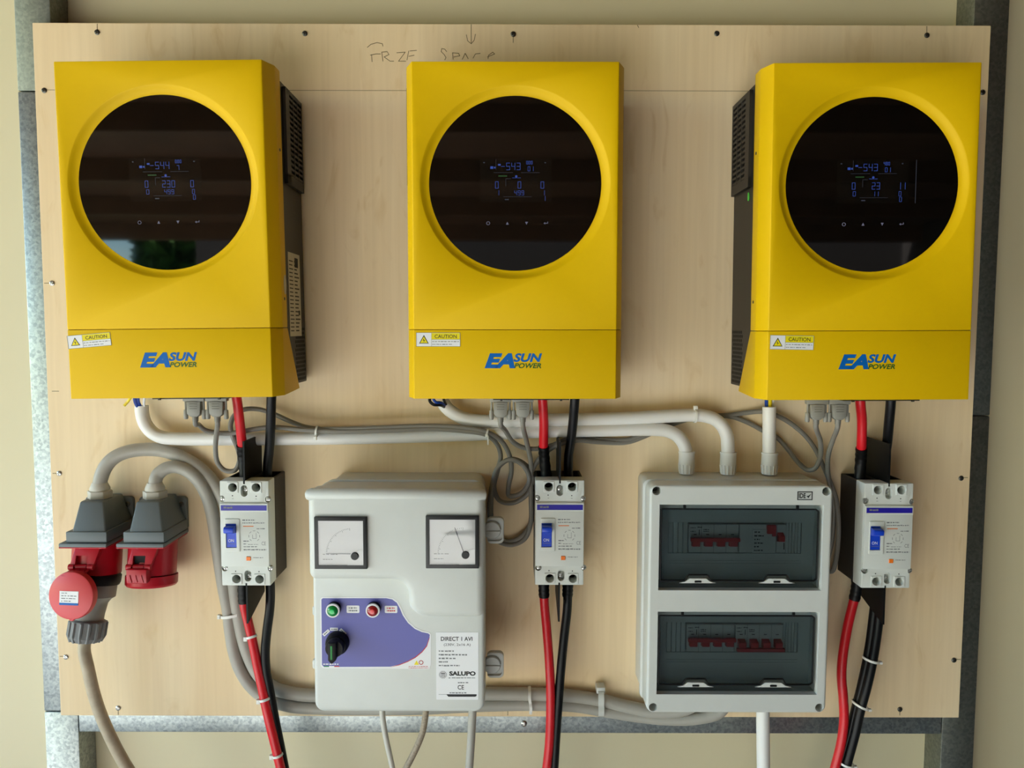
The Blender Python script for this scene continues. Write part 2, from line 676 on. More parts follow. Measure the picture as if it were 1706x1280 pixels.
tree(-5.3, -11.5, 5.5, 0.12, 'round leafy green tree outside the porch, mirrored in the left inverter display')
tree(-9.5, -10.0, 5.5, 0.3, 'broad leafy green tree further left outside the porch')

# ------------------------------------------------------------------ steel frame behind the board
fr = thing('steel_frame', 'galvanized steel frame of two posts and a rail behind the plywood', 'frame', (0, 0.044, GZ))
YF, YB = 0.0185, 0.0685
xl0, xl1 = ax(50, 640, YF)[0], ax(108, 640, YF)[0]
xr0, xr1 = ax(1595, 640, YF)[0], ax(1652, 640, YF)[0]
zs_l, zs_l2 = at(60, 152, YF).z, at(100, 1186, YF).z
zs_r = at(1640, 693, YF).z
def channel(x0, x1, z0, z1):
    m = MB().box(x0, x1, YF, YB, z0, z1, 0.002, 2)
    return m
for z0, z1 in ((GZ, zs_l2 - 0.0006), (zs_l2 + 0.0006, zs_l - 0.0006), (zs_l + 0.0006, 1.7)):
    channel(xl0, xl1, z0, z1).build('post', 'dull_shaded_steel' if z1 > 1.5 else 'galvanized_steel', fr)
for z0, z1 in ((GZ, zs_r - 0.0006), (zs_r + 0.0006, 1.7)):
    channel(xr0, xr1, z0, z1).build('post', 'dull_shaded_steel', fr)  # duller steel; its darker base partly paints in the post's dark reflection
zr1 = at(853, 1222, YF).z
MB().box(xl1 + 0.0008, xr0 - 0.0008, YF, YB, zr1, zr1 + 0.05, 0.002).build('rail', 'galvanized_steel', fr)
p = at(873, 1206, YF)
screw_mb((p.x, YF - 0.0003, p.z), 0.005, h=0.0025).build('screw', 'bright_steel', fr)

# ------------------------------------------------------------------ plywood board
HB = 1.08457505
bd = thing('plywood_board', 'large pale birch plywood backboard with screws and pencil marks', 'board', (0, 0, 0), local=True)
MB().box(-0.725, 0.725, 0.0, 0.018, 0.0, HB, 0.0008, 1).build('sheet', 'birch_plywood', bd)
sc_a = screw_mb((0, 0, 0)).build('screw', 'dark_steel', bd)
spots = [(162, 54), (508, 56), (855, 57), (1194, 56), (1544, 59), (74, 151), (1637, 154), (87, 472), (99, 789), (110, 1095), (197, 1180), (1601, 797), (1589, 1100), (1499, 1182)]
for i, (px, py) in enumerate(spots):
    c = sc_a if i == 0 else sc_a.copy()
    if i:
        COL.objects.link(c)
        c.parent = bd
    if px < 300 and py > 300:
        c.data = c.data if i != 7 else c.data.copy()
    q = at(px, py, 0)
    c.location = (q.x, -0.0002, q.z)
    c.rotation_euler = (0, rnd.random() * 1.5, 0)
_lit = None
for c in [o for o in children(bd) if o.name.startswith('screw')]:
    if c.location.x < -0.5 and c.location.z < 0.75:
        if _lit is None:
            _lit = c.data.copy()
            _lit.materials[0] = MATS['bright_steel']  # lower-left heads get brighter steel to paint in the light there
        c.data = _lit
mat('pencil', (112, 94, 68), 0.7)
mat('pencil_faint', (150, 128, 96), 0.7)


def stroke(mb, pts, w=0.0009):
    """A drawn line on the board, as a thin flat ribbon just proud of the wood."""
    P = [at(px, py, 0) for px, py in pts]
    for a, b in zip(P[:-1], P[1:]):
        d = (b - a)
        if d.length < 1e-6:
            continue
        d.normalize()
        n = Vector((-d.z, 0, d.x)) * (w / 2)
        mb.loft([[(v.x, -0.0002, v.z) for v in (a - n - d * w * .3, a + n - d * w * .3, b + n + d * w * .3, b - n + d * w * .3)],
                 [(v.x, 0.0, v.z) for v in (a - n - d * w * .3, a + n - d * w * .3, b + n + d * w * .3, b - n + d * w * .3)]])
    return mb


for a, b in (((75, 150), (96, 150)), ((462, 150.6), (690, 151)), ((1030, 151), (1262, 152)), ((1631, 152), (1637, 152))):
    stroke(MB(), [a, b], 0.0008).build('pencil_line', 'pencil_faint', bd)
m = MB()
for s in ([(612, 79), (618, 74), (628, 71), (637, 73), (638, 77)], [(617, 92), (626, 90), (634, 90)], [(619, 91), (620, 103)],
          [(636, 87), (638, 102)], [(636, 87), (645, 86), (648, 91), (640, 95), (650, 102), (656, 102)], [(661, 88), (675, 87), (664, 102), (676, 102)],
          [(683, 85), (694, 84)], [(681, 85), (678, 100)], [(681, 94), (690, 92)],
          [(744, 86), (741, 82), (736, 81), (735, 86), (740, 91), (743, 96), (741, 100)], [(754, 88), (755, 99)], [(754, 88), (764, 89), (766, 93), (756, 95)],
          [(770, 99), (775, 89), (780, 98)], [(800, 89), (792, 90), (788, 97)], [(812, 95), (824, 90), (821, 87), (814, 92), (813, 98)],
          ):
    stroke(m, s)
m.build('pencil_writing', 'pencil', bd, label='pencilled words at the top of the board', kind='stuff')
m = MB()
for s in ([(785, 41), (785, 73)], [(777, 58), (779, 68), (785, 73), (790, 67), (792, 57)]):
    stroke(m, s)
m.build('pencil_arrow', 'pencil', bd)
m = MB()
for s in ([(162, 40), (162, 50)], [(855, 62), (855, 71)], [(1544, 44), (1544, 54)], [(74, 472), (82, 472)], [(88, 789), (94, 789)], [(100, 1094), (106, 1094)], [(197, 1184), (197, 1191)],
          [(87, 652), (98, 652)], [(1062, 42), (1064, 46)], [(1606, 796), (1612, 796)], [(1594, 1099), (1600, 1099)], [(1499, 1186), (1499, 1192)], [(846, 1183), (846, 1192)]):
    stroke(m, s)
m.build('pencil_tick', 'pencil', bd, kind='stuff')

# ------------------------------------------------------------------ inverters (identical, built once)
HX, WX, DF, DC, DS, HI, SEAM = 0.138, 0.148, -0.150, -0.126, -0.103, 0.450, 0.0945
CZ = 0.291  # centre of the round display
inv = thing('inverter', '', 'inverter', (0, 0, 0), local=True)
prof = [(-WX, DS), (-WX, DC), (-HX, DF), (HX, DF), (WX, DC), (WX, DS)]
m = MB().prism_z(prof, SEAM + 0.0003, HI, 0.0012, 2)
m.carve(MB().lathe([(0.1296, -0.001), (0.1288, 0.0), (0.1272, 0.0008), (0.1248, 0.0030), (0.1216, 0.0054), (0.1184, 0.0066), (0.1165, 0.0070), (0.1165, 0.0105)], (0, DF, CZ), (0, 1, 0), 96))
m.build('front_cover', 'yellow_paint', inv, smooth=40)
lowp = [[(-WX, DS, SEAM - 0.0003), (-WX, DC, SEAM - 0.0003), (-HX, DF, SEAM - 0.0003), (HX, DF, SEAM - 0.0003), (WX, DC, SEAM - 0.0003), (WX, DS, SEAM - 0.0003)],
        [(-WX, -0.050, 0.004), (-WX, DC, 0.0), (-HX, DF, 0.0), (HX, DF, 0.0), (WX, DC, 0.0), (WX, -0.050, 0.004)]]
lc = MB().loft(lowp, bev=0.001, seg=2).build('lower_cover', 'yellow_paint', inv)
MB().box(-WX + 0.0006, WX - 0.0006, -0.12, -0.008, 0.012, HI - 0.012, 0.001, 1).build('body', 'black_body', inv)
MB().box(-0.1375, 0.1375, -0.1485, -0.10, SEAM - 0.0015, SEAM + 0.0015).build('seam_backing', 'black_hole', inv)
m = MB().box(-0.03, 0.075, -0.143, -0.10, -0.0022, 0.001)
m.box(-0.02, -0.017, -0.1485, -0.145, -0.003, 0.0).box(0.062, 0.065, -0.1485, -0.145, -0.003, 0.0)
m.build('bottom_plate', 'black_body', inv)
# side fan grilles
for s in (-1, 1):
    x0, x1 = WX - 0.0005, WX + 0.0045
    z0, z1 = 0.298, 0.432
    yb, yf = -0.010, -0.094
    g = MB()
    def bx(ya, yb_, za, zb):
        g.box(min(s * x0, s * x1), max(s * x0, s * x1), min(ya, yb_), max(ya, yb_), za, zb)
    bx(yf, yf + 0.018, z0, z1)
    bx(yb - 0.005, yb, z0, z1 - 0.004)
    bx(yf, yb, z0, z0 + 0.014)
    bx(yf, yb, z1 - 0.006, z1)
    bx(yf + 0.036, yf + 0.039, z0, z1)
    bx(yf + 0.057, yf + 0.060, z0, z1)
    gr = g.build('fan_grille', 'black_body', inv)
    n = 15
    for i in range(n):
        za = z0 + 0.014 + (z1 - z0 - 0.020) * (i + 0.1) / n
        MB().box(min(s * (x0 + .0012), s * (x1 - .0004)), max(s * (x0 + .0012), s * (x1 - .0004)), yf + 0.017, yb - 0.004, za, za + 0.0036).build('slat', 'black_body', gr)
    b = MB().box(min(s * (x0 + 0.0002), s * (x0 + 0.001)), max(s * (x0 + 0.0002), s * (x0 + 0.001)), yf + 0.004, yb - 0.003, z0 + 0.004, z1 - 0.003)
    b.build('grille_backing', 'black_hole', gr)
    h = MB()
    for i in range(13):
        for j in range(7):
            zz = 0.018 + i * 0.0062
            yy = -0.016 - j * 0.0072 - (i % 2) * 0.0036
            if yy < -0.05 - (zz / SEAM) * 0.05:
                continue
            h.loft([[(s * (WX - 0.0008), yy + 0.0026 * math.cos(a * math.pi / 3), zz + 0.0026 * math.sin(a * math.pi / 3)) for a in range(6)],
                    [(s * (WX - 0.0003), yy + 0.0026 * math.cos(a * math.pi / 3), zz + 0.0026 * math.sin(a * math.pi / 3)) for a in range(6)]])
    h.build('vent_perforation', 'black_hole', inv, kind='stuff')
    for zz in (0.34, 0.135):
        MB().lathe([(0.0022, 0), (0.0022, 0.0006)], (s * WX, DC + 0.012, zz), (s, 0, 0), 12).build('screw', 'dark_steel', inv)
dp = MB().lathe([(0.1163, 0.0), (0.1163, 0.0036)], (0, DF + 0.0103, CZ), (0, -1, 0), 96).build('display_panel', 'glass_black', inv, label='round black glossy display glass')
YD = DF + 0.0103 - 0.0036
MB().box(-0.0475, 0.0495, YD - 0.0001, YD + 0.0001, CZ - 0.0245, CZ + 0.0335).build('screen', 'screen_dark', dp)
YI = YD - 0.0002
# touch keys under the screen
m = MB()
zk = CZ - 0.0525
m.ring((-0.0365, YI, zk), (0, 1, 0), 0.0022, 0.0004, 12, 4)
m.prism([(-0.0125, zk - .0018), (-0.0085, zk - .0018), (-0.0105, zk + .0022)], YI - .0001, YI)
m.prism([(0.0135, zk + .0020), (0.0155, zk - .0020), (0.0175, zk + .0020)], YI - .0001, YI)
m.box(0.0395, 0.0445, YI - .0001, YI, zk - .0004, zk + .0004)
m.prism([(0.0385, zk), (0.0408, zk + .0016), (0.0408, zk - .0016)], YI - .0001, YI)
m.box(0.0438, 0.0446, YI - .0001, YI, zk, zk + .0022)
m.build('touch_key_mark', 'icon_lit', dp)
# logo on the lower cover
YL = DF - 0.0003
lx, lz = -0.0415, 0.0420
text('EA', lx, lx + 0.0415, lz, lz + 0.0205, YL, 'logo_blue', lc, 'lettering', shear=0.28, bold=0.055)
text('SUN', lx + 0.0395, lx + 0.0785, lz + 0.0085, lz + 0.0205, YL, 'logo_blue', lc, 'lettering', shear=0.25, bold=0.04)
text('POWER', lx + 0.0405, lx + 0.0775, lz, lz + 0.0070, YL, 'logo_green', lc, 'lettering', shear=0.25, bold=0.028)
# rating label on the right side
m = MB().box(WX - 0.0005, WX - 0.0002, -0.090, -0.030, 0.082, 0.203)
rl = m.build('rating_label', 'label_paper', inv, label='tall white printed rating label')
m = MB()
for i in range(19):
    r = random.Random(i)
    zz = 0.19 - i * 0.0056
    m.box(WX - 0.0002, WX - 0.0001, -0.086, -0.07 + 0.004 * r.random(), zz, zz + 0.0016)
    m.box(WX - 0.0002, WX - 0.0001, -0.060, -0.035 - 0.012 * r.random(), zz, zz + 0.0020)
m.box(WX - 0.0002, WX - 0.0001, -0.058, -0.040, 0.183, 0.197).box(WX - 0.0002, WX - 0.0001, -0.044, -0.036, 0.113, 0.12)
m.build('print', 'ink_black', rl)
m = MB().prism_x([(-0.110 + 0.006 * math.cos(t * math.pi / 8), 0.155 + 0.014 * math.sin(t * math.pi / 8)) for t in range(16)], WX + 0.0001, WX + 0.0004)
m.build('seal_sticker', 'label_paper', inv)


def caution(parent, x0, x1, z0, z1, ang):
    """White and yellow CAUTION sticker, turned by ang about its centre."""
    cx, cz = (x0 + x1) / 2, (z0 + z1) / 2
    w, h = x1 - x0, z1 - z0
    y = DF - 0.0002
    M = Matrix.Translation((cx, 0, cz)) @ Matrix.Rotation(-ang, 4, 'Y') @ Matrix.Translation((-cx, 0, -cz))
    st = MB().box(x0, x1, y - 0.0001, y + 0.0002, z0, z1).transform(M).build('caution_sticker', 'sticker_white', parent)
    xm = x0 + w * 0.35
    MB().box(xm, x1 - 0.0006, y - 0.0002, y, z0 + h * 0.52, z1 - 0.0006).transform(M).build('yellow_band', 'sticker_yellow', st)
    t = text('CAUTION', xm + w * .07, x1 - w * .08, z0 + h * 0.60, z1 - h * .14, y - 0.0003, 'ink_black', None, bold=0.01)
    t.transform(M).build('lettering', 'ink_black', st)
    f = MB()
    for a, b, c, d in ((x0, x1, z0, z0 + .0004), (x0, x1, z1 - .0004, z1), (x0, x0 + .0004, z0, z1), (x1 - .0004, x1, z0, z1), (xm - .0003, xm, z0, z1), (xm, x1, z0 + h * .50, z0 + h * .52)):
        f.box(a, b, y - 0.0003, y, c, d)
    dashes(f, xm + .001, x1 - .002, z0 + h * .36, .0011, y - 0.0002, 3, word=.003)
    dashes(f, xm + .001, x1 - .010, z0 + h * .16, .0011, y - 0.0002, 4, word=.003)
    f.transform(M).build('print', 'ink_grey', st)
    tx, tz, s = x0 + w * .175, z0 + h * .26, h * .56
    g = MB().prism([(tx - s * .62, tz - s * .08), (tx + s * .62, tz - s * .08), (tx, tz + s * 1.02)], y - 0.0002, y)
    g.transform(M).build('warning_triangle', 'ink_black', st)
    g = MB().prism([(tx - s * .48, tz), (tx + s * .48, tz), (tx, tz + s * .82)], y - 0.0003, y - .0001)
    g.transform(M).build('warning_triangle', 'sticker_yellow', st)
    g = MB().prism([(tx + s * .02, tz + s * .62), (tx - s * .14, tz + s * .30), (tx, tz + s * .32), (tx - s * .06, tz + s * .06), (tx + s * .14, tz + s * .36), (tx, tz + s * .36)], y - 0.0004, y - .0002)
    g.transform(M).build('lightning_mark', 'ink_black', st)


def readout(dp, volts, small, amps, a1, a2, c1, c2, b1, b2):
    """The lit figures on the display: battery row above, three columns below."""
    y = YI
    m = MB()
    z1 = CZ + 0.0185
    digits(m, volts, -0.0190, z1, 0.0050, 0.0095, y)
    digits(m, small, 0.0150, z1 + 0.0075, 0.0022, 0.0045, y, .0005)
    digits(m, amps, 0.0170, z1 - 0.0015, 0.0032, 0.0062, y, .0005)
    m.box(-0.0335, -0.0295, y - .0001, y, z1 + .0015, z1 + .0048)
    m.box(-0.0285, -0.0265, y - .0001, y, z1 + .0020, z1 + .0042)
    m.box(-0.0232, -0.0195, y - .0001, y, z1 + .0058, z1 + .0080)
    m.lathe([(0.0016, 0), (0.0016, .0001)], (0.0015, y, CZ + 0.0100), (0, -1, 0), 10)
    m.box(-0.0040, 0.0075, y - .0001, y, CZ + 0.0078, CZ + 0.0083)
    z2, z3 = CZ - 0.0060, CZ - 0.0150
    digits(m, a1, -0.0270, z2, 0.0045, 0.0092, y)
    digits(m, a2, -0.0255, z3, 0.0038, 0.0065, y, .0005)
    digits(m, c1, 0.0070 - 0.0035 * len(c1), z2, 0.0045, 0.0092, y)
    digits(m, c2, 0.0050 - 0.0020 * len(c2), z3, 0.0034, 0.0062, y, .0005)
    digits(m, b1, 0.0345, z2, 0.0045, 0.0092, y)
    digits(m, b2, 0.0365, z3, 0.0034, 0.0065, y, .0005)
    digits(m, b2, 0.0375, z3 - .0075, 0.0034, 0.0065, y, .0005)
    m.build('readout', 'lcd_blue', dp)
    m = MB()
    m.box(-0.0290, -0.0030, y - .0001, y, CZ + 0.0148, CZ + 0.0152).box(0.0080, 0.0330, y - .0001, y, CZ + 0.0148, CZ + 0.0152)
    m.box(-0.0160, 0.0220, y - .0001, y, CZ - 0.0172, CZ - 0.0168).box(-0.0128, -0.0124, y - .0001, y, CZ - 0.003, CZ + 0.0072).box(-0.0128, -0.006, y - .0001, y, CZ + 0.0068, CZ + 0.0072)
    m.box(-0.0140, -0.0085, y - .0001, y, CZ - 0.0215, CZ - 0.0200).box(-0.0262, -0.0258, y - .0001, y, z1, z1 + .014).box(-0.0430, -0.0410, y - .0001, y, z1 + .009, z1 + .0105).box(0.0395, 0.0415, y - .0001, y, z1 + .009, z1 + .0105)
    m.build('readout_line', 'lcd_dim', dp)
    MB().box(-0.0225, -0.0110, y - .0001, y, CZ + 0.0098, CZ + 0.0112).build('status_bar', 'lcd_green', dp)


inv2 = copy_tree(inv)
inv3 = copy_tree(inv)
ZI = 0.5292
for o, x, rot, lb in ((inv, -0.4640, 0.75, 'yellow inverter on the left whose display mirrors sky and tree'),
                      (inv2, 0.0057, 0.1, 'yellow inverter in the middle, between two other yellow inverters'),
                      (inv3, 0.4890, 0.35, 'yellow inverter on the right, above the distribution board and a breaker')):
    o.location = (x, 0, ZI)
    o.rotation_euler = (0, -math.radians(rot), 0)
    o['label'] = lb
    o['group'] = 'yellow wall inverters'


def part_of(root, nm):
    return [c for c in children(root) if c.name.split('.')[0] == nm][0]


for o, c, r in ((inv, (-0.1385, -0.0795, 0.0705, 0.0885, 4.5), ('-544', '000', '7', '0', '0', '230', '499', '0', '0')),
                (inv2, (-0.1345, -0.0745, 0.0715, 0.0905, 0), ('-543', '000', '01', '0', '1', '0', '499', '0', '1')),
                (inv3, (-0.1355, -0.0760, 0.0690, 0.0885, -1.2), ('-543', '480', '01', '0', '0', '23', '11', '11', '0'))):
    caution(part_of(o, 'lower_cover'), *c[:4], math.radians(c[4]))
    readout(part_of(o, 'display_panel'), *r)
MB().prism_x([(-0.083 + 0.003 * math.cos(t * math.pi / 6), 0.286 + 0.006 * math.sin(t * math.pi / 6)) for t in range(12)], -WX - 0.0008, -WX + 0.0002).build('indicator_sticker', 'green_dot', inv3, label='small oval green sticker')
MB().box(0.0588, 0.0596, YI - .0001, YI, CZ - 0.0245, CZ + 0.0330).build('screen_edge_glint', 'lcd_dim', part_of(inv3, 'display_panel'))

# ------------------------------------------------------------------ moulded case circuit breakers
BW, BH, BD, BS = 0.0360, 0.1575, -0.085, -0.054   # half width, height, front, black/white step
br = thing('circuit_breaker', '', 'circuit breaker', (0, 0, 0), local=True)


def zz(zy):  # heights read off the close-up, 5.12 px per photo pixel, front face 183..1115
    return BH * (1115 - zy) / (1115 - 183)


def xx(zx):  # 230..650 across the front
    return -BW + 2 * BW * (zx - 232) / (650 - 232)


b_ = MB().box(-BW, BW, BS - 0.001, 0.0, 0.001, BH - 0.001, 0.001, 1)
c_ = MB()
for s in (-1, 1):
    c_.box(s * 0.0205 - 0.0115, s * 0.0205 + 0.0115, -0.052, -0.006, BH - 0.020, BH + 0.01)
    c_.box(s * 0.0205 - 0.0115, s * 0.0205 + 0.0115, -0.052, -0.006, -0.01, 0.020)
b_.carve(c_).build('base', 'breaker_black', br, label='black rear half of the case')
f_ = MB().box(-BW, BW, BD + 0.002, BS, 0.0, BH, 0.0015, 2)
c_ = MB()
HOLES = [(345, 240), (545, 240), (360, 1053), (558, 1055)]
for hx, hy in HOLES:
    c_.cyl((xx(hx), BD - 0.01, zz(hy)), (xx(hx), BS - 0.004, zz(hy)), 0.0064, 20)
f_.carve(c_)
c_ = MB()
for sx, sy in ((440, 272), (456, 1027)):
    c_.prism(rrect(xx(sx) - 0.005, xx(sx) + 0.005, zz(sy) - 0.0085, zz(sy) + 0.0085, 0.0048), BD - 0.01, BD + 0.012)
c_.box(-0.0013, 0.0013, BD - 0.01, BD + 0.02, BH - 0.005, BH + 0.01).box(-0.0013, 0.0013, BD - 0.01, BD + 0.02, -0.01, 0.004)
for hx, hy in ((252, 340), (640, 345), (265, 958), (650, 960)):
    c_.cyl((xx(hx) + (0.001 if hx > 400 else -.001), BD - 0.01, zz(hy)), (xx(hx) + (0.001 if hx > 400 else -.001), BD + 0.006, zz(hy)), 0.0048, 16)
f_.carve(c_)
case = f_.build('front_case', 'breaker_white', br, label='pale grey front half of the case')
# raised middle cover and terminal squares
m = MB().box(-BW + 0.0006, BW - 0.0006, BD - 0.0006, BD + 0.004, zz(940), zz(375), 0.0008, 2)
m.carve(MB().box(xx(284), xx(374), BD - 0.01, BD + 0.01, zz(770), zz(556)))
m.build('middle_cover', 'breaker_white', br)
for hx, hy in HOLES:
    w = 0.0080
    q = MB().box(xx(hx) - w, xx(hx) + w, BD + 0.0008, BD + 0.004, zz(hy) - w, zz(hy) + w, 0.0005, 1)
    q.carve(MB().cyl((xx(hx), BD - 0.01, zz(hy)), (xx(hx), BD + 0.02, zz(hy)), 0.0065, 20))
    q.build('terminal_shutter', 'breaker_white', br)
    MB().cyl((xx(hx), BS - 0.0045, zz(hy)), (xx(hx), BS - 0.0035, zz(hy)), 0.0064, 16).build('terminal_shade_disc', 'black_hole', br)  # black disc painting in the shade at the bottom of the hole
for hx, hy in HOLES:
    screw_mb((xx(hx), BS - 0.006, zz(hy)), 0.0052, h=0.002).build('terminal_screw', 'black_plastic', br)  # head coloured black for the shade down the hole
for sx, sy in ((440, 262), (456, 1040)):
    screw_mb((xx(sx), BD + 0.0105, zz(sy)), 0.0042, h=0.003).build('fixing_screw', 'bright_steel', br)
for hx, hy in ((252, 340), (640, 345), (265, 958), (650, 960)):
    screw_mb((xx(hx), BD + 0.0058, zz(hy)), 0.0042, h=0.003).build('corner_screw', 'bright_steel', br)
# nameplate strip
m = MB().box(xx(236), xx(646), BD - 0.0014, BD - 0.0002, zz(452), zz(380), 0.0005, 1)
np_ = m.build('nameplate', 'breaker_white', br)
MB().box(xx(246), xx(636), BD - 0.0018, BD - 0.0012, zz(440), zz(394)).build('blue_strip', 'strip_blue', np_, label='blue name strip')
dashes(MB(), xx(270), xx(345), zz(414), 0.0030, BD - 0.0018, 5, gap=0.15, word=0.0035).build('lettering', 'ink_grey', np_)
# toggle with frame
m = MB()
m.prism(rrect(xx(276), xx(402), zz(806), zz(514), 0.0015), BD - 0.0022, BD + 0.0005, 0.0006, 2)
m.carve(MB().box(xx(284), xx(374), BD - 0.01, BD + 0.01, zz(770), zz(556)))
m.build('toggle_frame', 'breaker_white', br)
tg = MB().box(xx(286), xx(372), BD - 0.001, BD + 0.004, zz(768), zz(558), 0.0004, 1)
tg.prism_x([(BD, zz(640)), (BD - 0.0115, zz(628)), (BD - 0.0135, zz(618)), (BD - 0.0135, zz(586)), (BD - 0.0115, zz(574)), (BD, zz(566))], xx(287), xx(371), 0.0007, 2)
tg = tg.build('toggle', 'toggle_blue', br, label='blue on-off toggle lever')
text('ON', xx(302), xx(350), zz(720), zz(694), BD - 0.0012, 'sticker_white', tg, 'lettering')
MB().box(xx(300), xx(364), BD - 0.0012, BD - 0.001, zz(738), zz(735)).build('print', 'ink_grey', tg)
# printed data beside the toggle
m = MB()
yb_ = BD - 0.0006
for k, (a, b, zc, h) in enumerate(((425, 530, 526, 12), (425, 615, 551, 10), (545, 615, 602, 10), (430, 480, 712, 10), (430, 460, 736, 10), (470, 555, 741, 6), (430, 545, 762, 10), (430, 625, 788, 12), (512, 595, 858, 8))):
    dashes(m, xx(a), xx(b), zz(zc), h * 0.00017, yb_, 20 + k, gap=0.3, word=0.0028)
for k in range(8):
    if k == 6:
        continue
    a = k * math.pi / 4
    cx, cz = xx(524), zz(668)
    m.prism([(cx + 0.0085 * math.cos(a - .22), cz + 0.0085 * math.sin(a - .22)), (cx + 0.0085 * math.cos(a + .22), cz + 0.0085 * math.sin(a + .22)), (cx + 0.0078 * math.cos(a + .22), cz + 0.0078 * math.sin(a + .22)), (cx + 0.0078 * math.cos(a - .22), cz + 0.0078 * math.sin(a - .22))], yb_ - .0001, yb_)
m.box(xx(508), xx(542), yb_ - .0001, yb_, zz(690), zz(687)).box(xx(508), xx(511), yb_ - .0001, yb_, zz(690), zz(655)).box(xx(539), xx(542), yb_ - .0001, yb_, zz(690), zz(640))
m.build('print', 'ink_grey', br)
text('CE', xx(585), xx(622), zz(748), zz(716), yb_ - .0001, 'ink_grey', br, 'lettering')
MB().box(xx(430), xx(520), yb_ - .0001, yb_, zz(584), zz(576)).build('print', 'ink_orange', br)
m = MB()
for hx, hy in ((340, 314), (542, 318), (352, 985), (553, 988)):
    m.cyl((xx(hx), BD + 0.0022, zz(hy)), (xx(hx), BD + 0.0018, zz(hy)), 0.0009, 8)
for hx, hy in ((343, 340), (542, 342)):
    m.box(xx(hx) - .0012, xx(hx) + .0012, BD + .0018, BD + .0021, zz(hy) - .0002, zz(hy) + .0002)
m.build('pole_mark', 'ink_black', br)
MB().box(xx(454), xx(490), BD - 0.002, BD, zz(884), zz(850), 0.0003, 1).build('test_button', 'orange_button', br, label='orange test button')


def barrier(root, up_front, up_back, dn_front, dn_back):
    """Black phase barrier plates standing out above and below the breaker."""
    t = 0.0013
    MB().prism_x([(BD + 0.003, BH - 0.006), (BD + 0.003, BH + up_front), (-0.030, BH + up_front), (-0.022, BH + up_back), (-0.004, BH + up_back), (-0.004, BH - 0.006)], -t, t).build('phase_barrier', 'black_plastic', root)
    MB().prism_x([(BD + 0.003, 0.005), (BD + 0.003, -dn_front), (-0.004, -dn_back), (-0.004, 0.005)], -t, t).build('phase_barrier', 'black_plastic', root)


br2 = copy_tree(br)
br3 = copy_tree(br)
xb1 = (at(366, 886, BD).x + at(449, 886, BD).x) / 2
xb2 = (at(891.5, 886, BD).x + at(973.5, 886, BD).x) / 2
xb3 = (at(1438, 890, BD).x + at(1521, 890, BD).x) / 2
zb1, zb2, zb3 = at(408, 977, BD).z, at(930, 976, BD).z, at(1475, 981, BD).z
for o, x, z, rt, lb in ((br, xb1, zb1, 0.0, 'white two-pole circuit breaker with blue toggle left of the meter box'),
                        (br2, xb2, zb2, 0.0, 'white two-pole circuit breaker under the middle inverter, beside the coiled grey cables'),
                        (br3, xb3, zb3, 0.0, 'white two-pole circuit breaker right of the distribution board')):
    o.location = (x, 0, z)
    o.rotation_euler = (0, math.radians(rt), 0)
    o['label'] = lb
    o['group'] = 'two-pole circuit breakers'
barrier(br, 0.058, 0.050, 0.058, 0.036)
barrier(br2, 0.056, 0.056, 0.056, 0.036)
barrier(br3, 0.058, 0.058, 0.056, 0.036)
fs = part_of(br, 'nameplate')
# ------------------------------------------------------------------ meter / pump control box
SY0, SYL, SYU = -0.072, -0.138, -0.158
pc = thing('pump_control_box', 'grey plastic pump control box with two dial meters and purple panel', 'control box', (-0.15, 0, 0.12))
q0, q1 = at(517, 850, SYU), at(807, 850, SYU)
xL, xR = at(519, 1000, -0.145).x, at(807, 1000, -0.145).x
zT, zB = at(660, 817, SYU).z, at(660, 1187, SYL).z
zTb = zT - 0.001
base = MB().prism(rrect(xL + 0.006, xR - 0.004, zB + 0.006, zTb - 0.004, 0.016), SY0, 0.0, 0.0015, 2).build('base', 'grey_plastic', pc)
MB().prism(rrect(xL + 0.002, xR - 0.0005, zB + 0.002, zTb, 0.018), SY0 - 0.008, SY0, 0.0015, 2).build('flange', 'grey_plastic', pc)
lid = MB().prism(rrect(xL, xR, zB, zT - 0.003, 0.014, 8), SYL, SY0 - 0.008, 0.005, 3, bev_angle=1.2)


def sal(px, py, y=SYL):
    return ax(px, py, y)


zx0 = sal(640, 968, SYU)[1]
zx1 = sal(760, 1031, SYU)[1]
poly = [(xL - 0.0005, zT), (xL - 0.0005, zx0)]
xc = at(668, 1000, SYU).x
poly += [(xc - 0.012, zx0)]
for k in range(1, 6):
    t = math.radians(90 - 90 * k / 5)
    poly.append((xc - 0.012 + 0.022 * math.cos(t), zx0 - 0.022 + 0.022 * math.sin(t)))
xe, ze = poly[-1]
for k in range(0, 6):
    t = math.radians(180 + 90 * k / 5)
    poly.append((xe + 0.028 + 0.028 * math.cos(t), zx1 + 0.022 + (0.022) * math.sin(t)))
poly += [(xR + 0.0005, zx1), (xR + 0.0005, zT)]
lid.prism(poly, SYU, SYL + 0.02, 0.011, 6, bev_angle=0.9)
lid = lid.build('lid', 'grey_plastic', pc, smooth=45)
zr = at(660, 832, SYU).z
m = MB().tube([(xL - 0.0015, SYU + 0.010, zr + 0.004), (xL + .004, SYU + 0.0078, zr + 0.0045), (xR - 0.006, SYU + 0.0078, zr + 0.0045), (xR - 0.0005, SYU + 0.011, zr + 0.004)], [.0072, .0092, .0092, .0072], 18)
m.build('lid_ridge', 'grey_plastic', pc)
